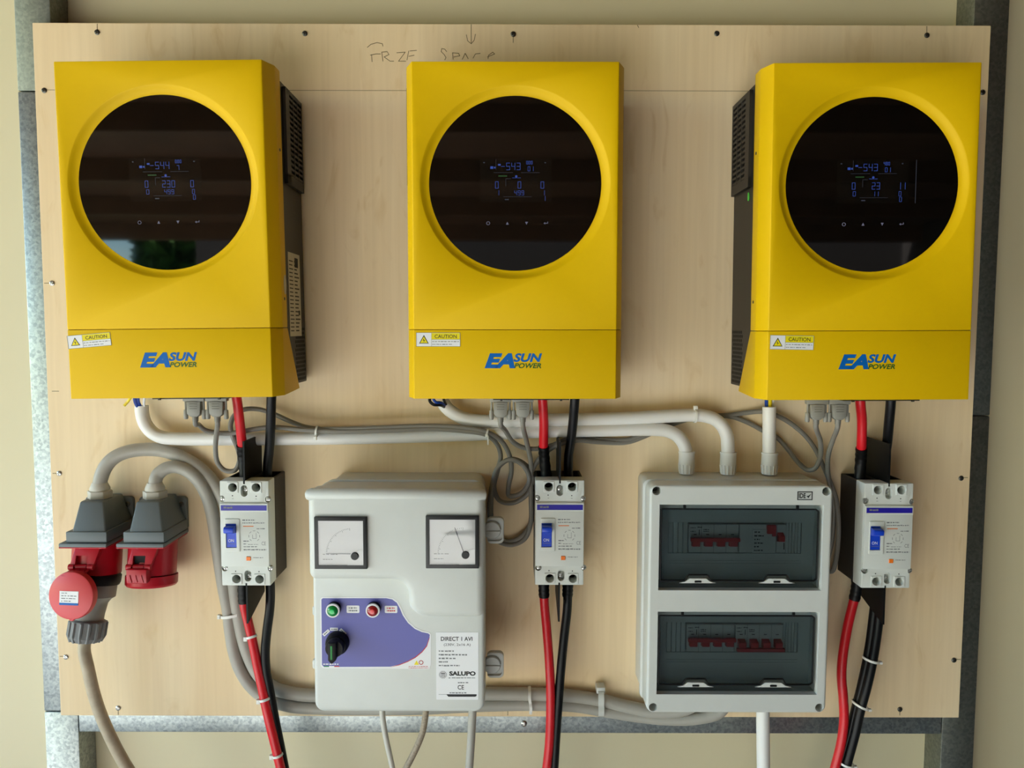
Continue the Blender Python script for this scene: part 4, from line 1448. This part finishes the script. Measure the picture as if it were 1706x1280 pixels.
g.lathe([(0.0140, zg1 - zg0 - .001), (0.0146, zg1 - zg0 + .003), (0.0126, (zg2 - zg0) * .85), (0.0108, zg2 - zg0)], (gx, gy, zg0), (0, 0, 1), 24)
g.build('cable_gland', 'gland_grey', so)
zc1, zc0, zl0 = zL0, at(240, 955, -0.05).z, at(240, 975, -0.05).z
tilt = Vector((0, -0.16, -1)).normalized()
MB().lathe([(0.0345, 0), (0.0345, zL0 - zc0)], (0, -0.048, zL0 + .001), tilt, 36).build('collar', 'socket_red', so)
for sx in (-.034, -.006, .024):
    MB().lathe([(.0018, 0), (.0018, .003)], (sx, -0.086, zL0), (0, 0, -1), 8).build('screw', 'bright_steel', so)
MB().box(-.0355, .0345, -.0905, -.006, zL0 - .0022, zL0, .0006, 1).build('gasket', 'socket_red', so)
so2 = copy_tree(so)
SO1X = SOX - 0.0843
so.location = (SO1X, 0, 0)
so2.location = (SOX, 0, 0)
so['label'] = 'grey and red industrial socket with its red lid open and a plug inserted'
so2['label'] = 'grey and red industrial socket with its red lid shut, beside the plugged one'
for o, open_ in ((so, True), (so2, False)):
    o['group'] = 'industrial wall sockets'
    # hinge bracket on the collar front
    zt, zb = zL0 - .002, at(225, 948, -0.1).z
    hb = MB().loft([[(-0.0195, -0.094, zb), (0.0155, -0.094, zb), (0.0155, -0.086, zb), (-0.0195, -0.086, zb)],
                    [(-0.0195 + .006, -0.086, zt), (0.0155 + .008, -0.086, zt), (0.0155 + .008, -0.070, zt), (-0.0195 + .006, -0.070, zt)]], bev=.001, seg=2)
    hb.carve(MB().box(-0.0110, 0.0070, -0.12, -0.05, zb + .003, zb + .016))
    hb.cyl((-.020, -.092, zb), (-.012, -.092, zb), .0045, 14).cyl((.008, -.092, zb), (.016, -.092, zb), .0045, 14).cyl((-.010, -.0915, zb), (.006, -.0915, zb), .0035, 14)
    hb.build('hinge_bracket', 'socket_red', o)
    if not open_:
        p0 = Vector((0, -0.048, zL0)) + tilt * (zL0 - zc0)
        ld = MB().lathe([(0.0368, 0), (0.0368, zc0 - zl0 - .006), (0.0345, zc0 - zl0 - .003)], p0 + tilt * .0005, tilt, 36)
        zlf = at(215, 973, -.1).z
        ld.box(-.017, .013, -.101, -.078, zlf, zb - .001, .002, 2)
        ld = ld.build('lid', 'socket_red', o, label='closed red lid')
        MB().box(-0.0105, 0.0065, -0.0868, -0.0855, zb + .0035, zb + .0155).build('hinge_slot_shade', 'black_hole', o)  # black backing that paints shade into the slot, hiding the red collar
        r = MB()
        for k in range(3):
            x = -.011 + k * .0085
            r.prism([(x - .003, zlf + .002), (x + .003, zlf + .002), (x, zlf + .014)], -.1022, -.100, .0004, 1)
        r.build('lid_rib', 'socket_red', ld)
        c_ = p0 + tilt * (zc0 - zl0 - .003)
        MB().lathe([(0.030, 0), (0.030, .0015)], c_, tilt, 28).build('lid_bottom', 'lid_red', ld)
    else:
        c = at(118, 993, -0.112)
        c = c - Vector((SO1X, 0, 0))
        axd = Vector((-.10, -1, .10)).normalized()
        ld = MB().lathe([(0.0345, -0.010), (0.0350, -0.004), (0.0340, 0.0), (0.0325, 0.0008)], c, axd, 40)
        ld = ld.build('lid', 'lid_red', o, label='open red lid with a small white sticker')
        ar = MB().loft([[(-.016, -.093, zb - .002), (.012, -.093, zb - .002), (.012, -.086, zb - .002), (-.016, -.086, zb - .002)],
                        [(c.x - .0165, c.y + .002, c.z + .028), (c.x + .0165, c.y + .002, c.z + .028), (c.x + .0165, c.y + .009, c.z + .028), (c.x - .0165, c.y + .009, c.z + .028)]], bev=.0015, seg=2)
        for k in range(3):
            x = -.010 + k * .008
            ar.prism([(x - .002, zb - .014), (x + .002, zb - .014), (x, zb - .002)], -.1, -.093, .0004, 1)
        ar.build('lid_arm', 'socket_red', ld)
        MB().prism([(c.x - .006, c.z - .0325), (c.x + .006, c.z - .0325), (c.x + .002, c.z - .0375), (c.x - .002, c.z - .0375)], c.y - .001, c.y + .007, .0008, 1).build('lid_tab', 'lid_red', ld)
        s = at(115, 997, -0.113) - Vector((SO1X, 0, 0))
        M = Matrix.Translation(s) @ Vector((0, -1, 0)).rotation_difference(axd).to_matrix().to_4x4() @ Matrix.Translation(-s)
        k_ = -.0005
        st = MB().box(s.x - .0145, s.x + .0145, s.y + k_, s.y + k_ + .0015, s.z - .0100, s.z + .0100).transform(M).build('sticker', 'sticker_white', ld)
        MB().box(s.x - .0145, s.x + .0145, s.y + k_ - .0002, s.y + k_, s.z - .0100, s.z - .0068).transform(M).build('blue_band', 'logo_blue', st) if False else MB().box(s.x - .0145, s.x + .0145, s.y + k_ - .0002, s.y + k_, s.z - .0100, s.z - .0068).transform(M).build('sticker_band', 'logo_blue', ld)
        d_ = MB()
        for q, (w0, w1) in enumerate(((.1, .4), (.1, .9), (.1, .85), (.1, .6))):
            dashes(d_, s.x - .0145 + .029 * w0, s.x - .0145 + .029 * w1, s.z + .0072 - q * .0038, .0014, s.y + k_, 300 + q, word=.004)
        d_.transform(M).build('print', 'ink_grey', ld)

# plug in the left socket, with its flexible cord
pz0 = zL0 - (zL0 - zc0) - .002
P0 = Vector((SO1X, -0.048, zL0)) + tilt * (zL0 - zc0 - .004)
PD = Vector((-0.085, -0.22, -1)).normalized()
plug = thing('industrial_plug', 'grey industrial plug hanging in the socket with the open red lid', 'plug', tuple(P0))
MB().lathe([(0.0325, 0), (0.0355, .004), (0.0355, .014), (0.034, .018)], P0, PD, 32).build('lock_ring', 'black_plastic', plug)
Lb = 0.062
MB().lathe([(0.0315, .016), (0.0315, .036), (0.026, .040), (0.0225, .046), (0.0205, Lb), (0.020, .079)], P0, PD, 32).build('body', 'plug_grey', plug)
n0 = P0 + PD * 0.071
nt_ = MB().lathe([(0.0210, 0), (0.0245, .002), (0.0245, .026), (0.020, .032), (0.012, .034)], n0, PD, 32)
nt_ = nt_.build('gland_nut', 'nut_grey', plug)
u_ = PD.orthogonal().normalized()
v_ = PD.cross(u_)
r = MB()
for k in range(14):
    d_ = u_ * math.cos(2 * math.pi * k / 14) + v_ * math.sin(2 * math.pi * k / 14)
    r.tube([n0 + PD * .003 + d_ * .0248, n0 + PD * .022 + d_ * .0248, n0 + PD * .031 + d_ * .0205], .0026, 6)
r.build('grip_rib', 'nut_grey', nt_)
n1 = n0 + PD * .031
q1 = px_of(n1)
MB().tube(to_floor(spline([tuple(n1 - PD * .01), tuple(n1 + PD * .012), tuple(at(147, 1115, -.088)), tuple(at(159, 1165, -.085)), tuple(at(178, 1215, -.083)), tuple(at(212, 1280, -.080)), tuple(at(262, 1350, -.08))], 8)), .0087, 16).build('cord', 'cable_beige', plug)

# the two thick grey supply cables: sockets -> behind the breaker -> under the boxes -> distribution board
YG = -0.0125
sA = thing('supply_cable', 'thick grey cable arching out of the plugged socket and under the boxes', 'cable', tuple(at(240, 750, YG)))
gA = Vector((SO1X + gx, gy, zg2 - .012))
pa = spline([tuple(gA), tuple(gA + Vector((0.001, 0, .014)))] + [tuple(at(*p)) for p in ((176, 778, -.033), (190, 763, -.030), (212, 753, -.026), (245, 749, -.020), (276, 752, -.016), (306, 764, -.0135), (334, 782, YG), (356, 806, YG), (374, 836, -.014), (384, 880, -.014), (388, 930, -.014), (391, 980, YG), (397, 1022, YG), (405, 1062, YG), (416, 1096, YG), (431, 1124, YG), (455, 1146, -.0105), (490, 1156, -.0105), (525, 1159, -.0105), (680, 1158, -.0105), (820, 1156, -.0105), (885, 1157, -.0105), (950, 1160, -.0105), (1005, 1168, -.011), (1045, 1178, -.013), (1090, 1186, -.017), (1140, 1182, -.022), (1165, 1165, -.026), (1172, 1130, -.028))], 7)
MB().tube(pa, .0104, 16).build('cable_jacket', 'cable_grey', sA)
sB = thing('supply_cable', 'grey cable looping out of the lid-shut socket and under the boxes', 'cable', tuple(at(300, 780, YG)))
gB = Vector((SOX + gx, gy, zg2 - .012))
pb = spline([tuple(gB), tuple(gB + Vector((0.001, 0, .014)))] + [tuple(at(*p)) for p in ((263, 791, -.033), (276, 781, -.030), (292, 778, -.027), (311, 784, -.024), (330, 800, -.023), (345, 826, -.022), (354, 858, -.022), (360, 895, -.021), (366, 935, -.018), (373, 980, YG), (380, 1015, YG), (384, 1050, YG), (390, 1085, YG), (400, 1115, YG), (417, 1142, YG), (442, 1163, -.012), (480, 1176, -.012), (525, 1180, -.012), (680, 1181, -.012), (820, 1175, -.012), (885, 1174, -.012), (955, 1176, -.012), (1010, 1185, -.012), (1060, 1193, -.013), (1110, 1198, -.017), (1160, 1197, -.022), (1200, 1185, -.026), (1215, 1150, -.028), (1218, 1120, -.028))], 7)
MB().tube(pb, .0098, 16).build('cable_jacket', 'cable_grey', sB)
# tie joining both, and the plastic clip
def band(label, cx, cy, hh, clip=False):
    t = thing('cable_clip' if clip else 'cable_tie', label, 'cable tie', tuple(at(cx, cy, -.01)))
    a, b = at(cx, cy - hh, -.012), at(cx + (2 if not clip else 0), cy + hh, -.012)
    pts = [a + Vector((0, .006, 0)), a + Vector((0, -.012, -.001)), a + Vector((0, -.016, -.010)), (a + b) / 2 + Vector((0, -.0135, 0)), b + Vector((0, -.016, .010)), b + Vector((0, -.012, .001)), b + Vector((0, .006, 0))]
    w = 0.0045 if clip else 0.0022
    P_ = spline([tuple(v) for v in pts], 5)
    m = MB().loft([[(v.x - w, v.y, v.z), (v.x + w, v.y, v.z), (v.x + w, v.y + .0012, v.z + (.0012 if i < len(P_) / 2 else -.0012)), (v.x - w, v.y + .0012, v.z + (.0012 if i < len(P_) / 2 else -.0012))] for i, v in enumerate(P_)])
    m.build('band', 'grey_plastic' if clip else 'tie_white', t)
    if clip:
        MB().box(a.x - .0068, a.x + .0068, a.y - .009, a.y + .011, a.z - .004, a.z + .006, .0012, 2).build('head', 'grey_plastic', t)
    else:
        MB().box(b.x - .0022, b.x + .0022, b.y - .010, b.y - .004, b.z - .004, b.z + .002, .0006, 1).build('head', 'tie_white', t)
    return t


band('white cable tie round two grey cables right of the meter box', 882, 1165, 17)
band('grey plastic clip gripping two grey cables beside the distribution board', 1000, 1168, 20, True)
t = thing('cable_tie', 'white cable tie binding two grey cables under the left breaker', 'cable tie', tuple(at(388, 1025, -.02)))
c0 = (at(380.5, 1018, YG) + at(397, 1024, YG)) / 2
c1 = at(388, 1024, YG)
ov = [(c1.x + .0195 * math.cos(k * math.pi / 12), c1.y + .0118 * math.sin(k * math.pi / 12), c1.z + .0035 * math.cos(k * math.pi / 12)) for k in range(24)]
m = MB()
bm = m.bm
vs = [[bm.verts.new((x, y, z - .0022)), bm.verts.new((x, y, z + .0022)), bm.verts.new((c1.x + (x - c1.x) * .93, c1.y + (y - c1.y) * .9, z + .0022)), bm.verts.new((c1.x + (x - c1.x) * .93, c1.y + (y - c1.y) * .9, z - .0022))] for x, y, z in ov]
for i in range(24):
    a_, b__ = vs[i], vs[(i + 1) % 24]
    for k in range(4):
        bm.faces.new((a_[k], a_[(k + 1) % 4], b__[(k + 1) % 4], b__[k]))
m.box(c1.x - .023, c1.x - .0185, c1.y - .006, c1.y, c1.z - .006, c1.z + .001, .0006, 1)
m.build('band', 'tie_white', t)

# three cables out of the meter box underside
for lb, mm, r, pts in (('thin white-grey cable hanging from the meter box underside, leftmost of three', 'gland_grey', .0042, [(637, 1165, -.075), (637, 1190, -.075), (642, 1225, -.075), (650, 1262, -.075), (658, 1300, -.075)]),
                       ('speckled beige braided cable hanging from the meter box underside', 'cable_braid', .0049, [(710, 1165, -.075), (709, 1190, -.075), (704, 1220, -.075), (692, 1250, -.075), (674, 1285, -.075), (660, 1310, -.075)]),
                       ('smooth grey cable hanging from the meter box underside, rightmost of three', 'cable_grey', .0063, [(788, 1165, -.075), (787, 1190, -.075), (785, 1230, -.075), (781, 1290, -.075), (778, 1330, -.075)])):
    t = thing('outgoing_cable', lb, 'cable', tuple(at(*pts[1])))
    MB().tube(to_floor(path(*pts)), r, 12).build('cable_jacket', mm, t)

# ------------------------------------------------------------------ battery cables
RB = 0.0070


def power(label, mm, pts, sleeve=None, ties=(), r=RB, sleeve_at_end=True):
    t = thing('battery_cable', label, 'cable', tuple(at(*pts[0])))
    P_ = path(*pts)
    MB().tube(to_floor(P_) if pts[-1][1] > 1280 else P_, r, 16).build('cable_jacket', mm, t)
    if sleeve:
        S_ = path(*sleeve)
        MB().tube(S_, [r + .0012 + .0004 * math.sin(i * 1.9) for i in range(len(S_))], 16).build('heat_shrink', 'black_rubber', t, label='black heat-shrink sleeve')
    for s in ties:
        tie(P_, s, r + .0002, t)
    return t, P_


YP = -0.036
power('red battery cable from the left inverter into its breaker', 'cable_red', [(392, 650, -.075), (395, 668, -.072), (399, 700, -.062), (403, 735, -.048), (406, 765, YP), (409, 800, YP)], [(403, 742, -.046), (405.5, 765, YP), (409, 800, YP)])
power('black battery cable from the left inverter into its breaker', 'cable_black', [(453, 650, -.075), (452, 668, -.072), (451, 705, -.060), (449, 745, -.045), (446, 775, YP), (445, 800, YP)])
power('red battery cable from the middle inverter into its breaker', 'cable_red', [(903, 650, -.075), (904, 668, -.072), (906, 705, -.060), (905.5, 740, -.046), (907, 765, YP), (911, 800, YP)], [(905.5, 744, -.045), (907, 765, YP), (911, 800, YP)])
power('black battery cable from the middle inverter into its breaker', 'cable_black', [(959, 650, -.075), (957.5, 668, -.072), (955, 700, -.060), (951, 735, -.046), (947, 765, YP), (947, 800, YP)])
power('red battery cable from the right inverter into its breaker', 'cable_red', [(1433, 652, -.075), (1433.5, 672, -.072), (1436, 700, -.062), (1435.5, 738, -.050), (1434, 765, YP), (1432, 805, YP)], [(1435, 747, -.047), (1434, 768, YP), (1432, 805, YP)])
power('black battery cable from the right inverter into its breaker', 'cable_black', [(1485, 652, -.075), (1484, 672, -.072), (1481, 705, -.060), (1477, 745, -.042), (1471, 772, YP), (1468, 805, YP)])
power('red battery cable dropping from the left breaker, tied in three places', 'cable_red',
      [(405, 955, YP), (405, 985, YP), (407, 1010, YP), (413, 1035, -.040), (420, 1065, -.045), (428, 1105, -.05), (437, 1148, -.055), (447, 1195, -.06), (458, 1240, -.06), (470, 1290, -.06), (490, 1370, -.06)],
      [(405, 955, YP), (405, 985, YP), (406, 1005, YP)], [(418, 1061, -.044), (440, 1168, -.056), (459, 1256, -.06)])
power('black battery cable dropping from the left breaker beside the red one', 'cable_black',
      [(449, 955, YP), (450.5, 985, YP), (449.5, 1015, YP), (445, 1050, -.04), (442, 1085, -.045), (443, 1115, -.048), (449, 1150, -.05), (457, 1195, -.052), (466, 1240, -.052), (477, 1295, -.052), (494, 1370, -.052)])
power('second black cable half hidden behind the left red battery cable', 'cable_black',
      [(440, 1105, -.030), (447, 1150, -.034), (455, 1190, -.036), (463, 1235, -.036), (473, 1290, -.036), (490, 1370, -.036)], r=.0062)
power('red battery cable dropping from the middle breaker', 'cable_red',
      [(906, 950, YP), (906, 978, YP), (907, 1005, YP), (911, 1050, -.040), (914.5, 1095, -.045), (917, 1140, -.05), (917, 1195, -.052), (915, 1240, -.052), (909, 1295, -.052), (900, 1370, -.05)],
      [(906, 950, YP), (906, 978, YP), (906.5, 995, YP)])
power('black battery cable dropping from the middle breaker', 'cable_black',
      [(946, 950, YP), (946, 980, YP), (945, 1015, YP), (940, 1060, -.040), (935, 1110, -.045), (931, 1160, -.048), (927, 1215, -.048), (923, 1280, -.048), (916, 1370, -.048)],
      [(946, 950, YP), (946, 978, YP), (945.3, 994, YP)])
power('red battery cable dropping from the right breaker, bowed to the left', 'cable_red',
      [(1428, 955, YP), (1427, 980, YP), (1422, 1003, YP), (1412, 1045, -.040), (1404.5, 1090, -.045), (1402, 1125, -.048), (1405, 1165, -.05), (1406, 1200, -.05), (1401, 1240, -.05), (1388, 1290, -.05), (1372, 1340, -.05)],
      [(1428, 955, YP), (1427, 980, YP), (1423, 1000, YP)])
t1, p1 = power('front black battery cable of the tied pair under the right breaker', 'cable_black',
               [(1466, 955, YP), (1466, 985, YP), (1464, 1030, -.040), (1459, 1070, -.045), (1453, 1105, -.05), (1444, 1145, -.052), (1433, 1185, -.052), (1424, 1225, -.052), (1413, 1265, -.052), (1402, 1305, -.052), (1385, 1360, -.05)])
power('rear black battery cable of the tied pair under the right breaker', 'cable_black',
      [(1464, 955, -.030), (1460, 985, -.030), (1455, 1030, -.034), (1450, 1070, -.038), (1444, 1105, -.042), (1434, 1150, -.044), (1425, 1185, -.044), (1415, 1225, -.044), (1404, 1265, -.044), (1393, 1305, -.044), (1375, 1360, -.044)])


def pair_tie(px, py, d, hw, slope, label):
    t = thing('cable_tie', label, 'cable tie', tuple(at(px, py, d)))
    c = at(px, py, d)
    m = MB()
    bm = m.bm
    vs = []
    for k in range(24):
        an = 2 * math.pi * k / 24
        x, y, z = c.x + hw * math.cos(an), c.y + .0122 * math.sin(an), c.z - slope * hw * math.cos(an)
        xi, yi = c.x + (hw - .0014) * math.cos(an), c.y + .0108 * math.sin(an)
        vs.append([bm.verts.new((x, y, z - .0018)), bm.verts.new((x, y, z + .0018)), bm.verts.new((xi, yi, z + .0018)), bm.verts.new((xi, yi, z - .0018))])
    for i in range(24):
        for k in range(4):
            bm.faces.new((vs[i][k], vs[i][(k + 1) % 4], vs[(i + 1) % 24][(k + 1) % 4], vs[(i + 1) % 24][k]))
    m.box(c.x + hw - .001, c.x + hw + .004, c.y - .005, c.y, c.z - slope * hw - .003, c.z - slope * hw + .001, .0006, 1)
    m.build('band', 'tie_white', t)


pair_tie(1451, 1099, -.046, .0125, .25, 'white tie round the black cable pair, topmost of three')
pair_tie(1433, 1175, -.048, .0125, .45, 'white tie round the black cable pair, just above the steel rail')
pair_tie(1409, 1272, -.048, .0125, .25, 'white tie round the black cable pair, lowest of three')

# ------------------------------------------------------------------ serial cables with their D-shaped plugs
RS = 0.0037


def connector(parent, px, top, d):
    """D-shaped serial plug: flanged hood with grip ribs, two thumbscrews, strain relief."""
    a = at(px, top, d)
    x, z = a.x, a.z
    h = MB().box(x - .0155, x + .0155, d - .006, d + .006, z - .004, z + .014, .0012, 2)
    h.loft([[(x - .0105, d - .0065, z - .004), (x + .0105, d - .0065, z - .004), (x + .0105, d + .0065, z - .004), (x - .0105, d + .0065, z - .004)],
            [(x - .0095, d - .0068, z - .022), (x + .0095, d - .0068, z - .022), (x + .0095, d + .0068, z - .022), (x - .0095, d + .0068, z - .022)],
            [(x - .0052, d - .0055, z - .0265), (x + .0052, d - .0055, z - .0265), (x + .0052, d + .0055, z - .0265), (x - .0052, d + .0055, z - .0265)]], bev=.0012, seg=2)
    h = h.build('serial_plug', 'connector_grey', parent, label='grey D-shaped serial plug')
    r = MB()
    for k in range(4):
        zk_ = z - .005 - k * .0034
        r.box(x - .0055, x + .0055, d - .0072, d - .0062, zk_, zk_ + .0011, .0003, 1)
    r.build('grip_rib', 'serial_grey', h)
    for s in (-1, 1):
        m = MB().lathe([(.0030, 0), (.0033, .004), (.0033, .012), (.0026, .0135)], (x + s * .0132, d - .001, z - .0165), (0, 0, -1), 12)
        m.cyl((x + s * .0132, d - .001, z - .004), (x + s * .0132, d - .001, z - .0168), .0016, 8)
        m.build('thumbscrew', 'connector_grey', h)
    m = MB()
    for k in range(3):
        zk_ = z - .0265 - k * .0024
        m.lathe([(.0047 - .0002 * k, 0), (.0047 - .0002 * k, .0015)], (x, d, zk_), (0, 0, -1), 14)
    m.lathe([(.0041, 0), (.0040, .0075)], (x, d, z - .0262), (0, 0, -1), 14)
    m.build('strain_relief', 'serial_grey', h)
    return Vector((x, d, z - .033))


YK = -0.088


def serial(label, c0, c1, pts):
    t = thing('serial_cable', label, 'cable', tuple(at(*pts[len(pts) // 2])))
    a = connector(t, *c0)
    b = connector(t, *c1)
    P_ = spline([tuple(a + Vector((0, 0, .004))), tuple(a + Vector((0, 0, -.004)))] + [tuple(at(*p)) for p in pts] + [tuple(b + Vector((0, 0, -.004))), tuple(b + Vector((0, 0, .004)))], 7)
    MB().tube(P_, RS, 10).build('cord', 'serial_grey', t)
    return t, P_


B1 = -.0045
kLM, pLM = serial('grey serial cable from the left inverter to the middle inverter', (324.5, 664, YK), (871, 665, YK),
       [(331, 708, -.062), (342, 717, -.046), (360, 721, -.038), (385, 722, -.036), (420, 716, -.036), (455, 712, -.036), (500, 716, -.036), (560, 719, -.037), (650, 717, -.038), (720, 715, -.038), (770, 718, -.038), (811, 725, -.037), (829, 742, -.026), (834, 762, -.018), (829, 784, -.014), (823, 812, -.012), (832, 834, -.010), (855, 838, -.010), (878, 824, -.010), (887, 800, -.014), (876, 775, -.018), (852, 765, -.020), (831, 778, -.020), (819, 812, -.010), (816, 860, -.006), (826, 898, -.008), (850, 908, -.010), (874, 898, -.012), (884, 872, -.014), (884.5, 830, -.014), (884.5, 795, -.016), (884, 768, -.026), (877, 735, -.046)])
kLR, pLR = serial('grey serial cable looping from the left inverter along to the right inverter', (361.5, 664, YK), (1397, 669, YK),
       [(361, 720, -.060), (359, 748, -.045), (363, 772, -.034), (375, 784, -.028), (391, 784, -.026), (399, 768, -.024), (397, 750, -.024), (388, 728, -.034), (384, 710, -.034), (390, 693, -.030), (405, 683, -.026), (430, 682, -.020), (456, 690, -.018), (485, 703, -.020), (515, 713, -.026), (560, 715, -.034), (650, 712, -.036), (720, 710, -.037), (775, 713, -.038), (811, 720, -.038), (836, 736, -.030), (849, 760, -.024), (852, 785, -.018), (847, 812, -.012), (848, 826, -.010), (868, 822, -.016), (882, 800, -.020), (870, 774, -.026), (848, 766, -.028), (828, 782, -.024), (820, 815, -.016), (822, 880, -.010), (842, 902, -.006), (866, 896, -.010), (884, 872, -.008), (886, 825, -.008), (884.5, 790, -.012), (901, 762, -.014), (928, 742, -.022), (960, 734, -.022), (1000, 737, -.010), (1045, 737, B1), (1072, 728, B1), (1105, 713, B1), (1150, 698, B1), (1190, 693, B1), (1215, 692, B1), (1243, 688, -.006), (1272, 686, -.010), (1297, 694, -.012), (1322, 709, -.014), (1344, 729, -.014), (1360, 752, -.012), (1372, 778, -.014), (1383, 803, -.016), (1393, 832, -.018), (1397, 880, -.018), (1394, 925, -.016), (1386, 952, -.012), (1378, 950, -.006), (1386, 900, -.008), (1389, 850, -.010), (1383, 812, -.018), (1379, 785, -.026), (1380, 758, -.038), (1388, 732, -.056)])
kMR, pMR = serial('grey serial cable from the middle inverter to the right inverter', (834, 665, YK), (1360.5, 669, YK),
       [(842, 718, -.058), (854, 736, -.044), (872, 746, -.034), (895, 748, -.026), (920, 742, -.020), (945, 732, -.018), (970, 730, -.012), (1010, 733, B1), (1045, 733, B1), (1072, 723, B1), (1105, 710, B1), (1150, 697, B1), (1190, 694, B1), (1215, 694, B1), (1243, 703, -.005), (1270, 717, -.006), (1294, 729, -.006), (1312, 748, -.010), (1330, 771, -.016), (1345, 783, -.020), (1357, 781, -.026), (1366, 764, -.034), (1367, 738, -.048)])
t = thing('cable_tie', 'small white tie bundling two serial cords on the conduit', 'cable tie', tuple(at(811, 722, -.04)))
c = at(811, 722.5, -.0378)
MB().lathe([(.0078, -.0014), (.0088, -.0014), (.0088, .0014), (.0078, .0014)], c, Vector((1, 0, -.25)), 18, cap=False).box(c.x - .002, c.x + .002, c.y - .012, c.y - .007, c.z - .004, c.z + .0005, .0005, 1).box(c.x + .001, c.x + .003, c.y - .010, c.y - .009, c.z - .016, c.z - .002).build('band', 'tie_white', t)
t = thing('cable_tie', 'tiny white tie on the cords lying over the left conduit', 'cable tie', tuple(at(527, 720, -.04)))
c = at(528, 719, -.036)
MB().lathe([(.0078, -.0014), (.0088, -.0014), (.0088, .0014), (.0078, .0014)], c, Vector((1, 0, -.1)), 18, cap=False).box(c.x - .002, c.x + .002, c.y - .012, c.y - .007, c.z - .012, c.z - .006, .0005, 1).build('band', 'tie_white', t)
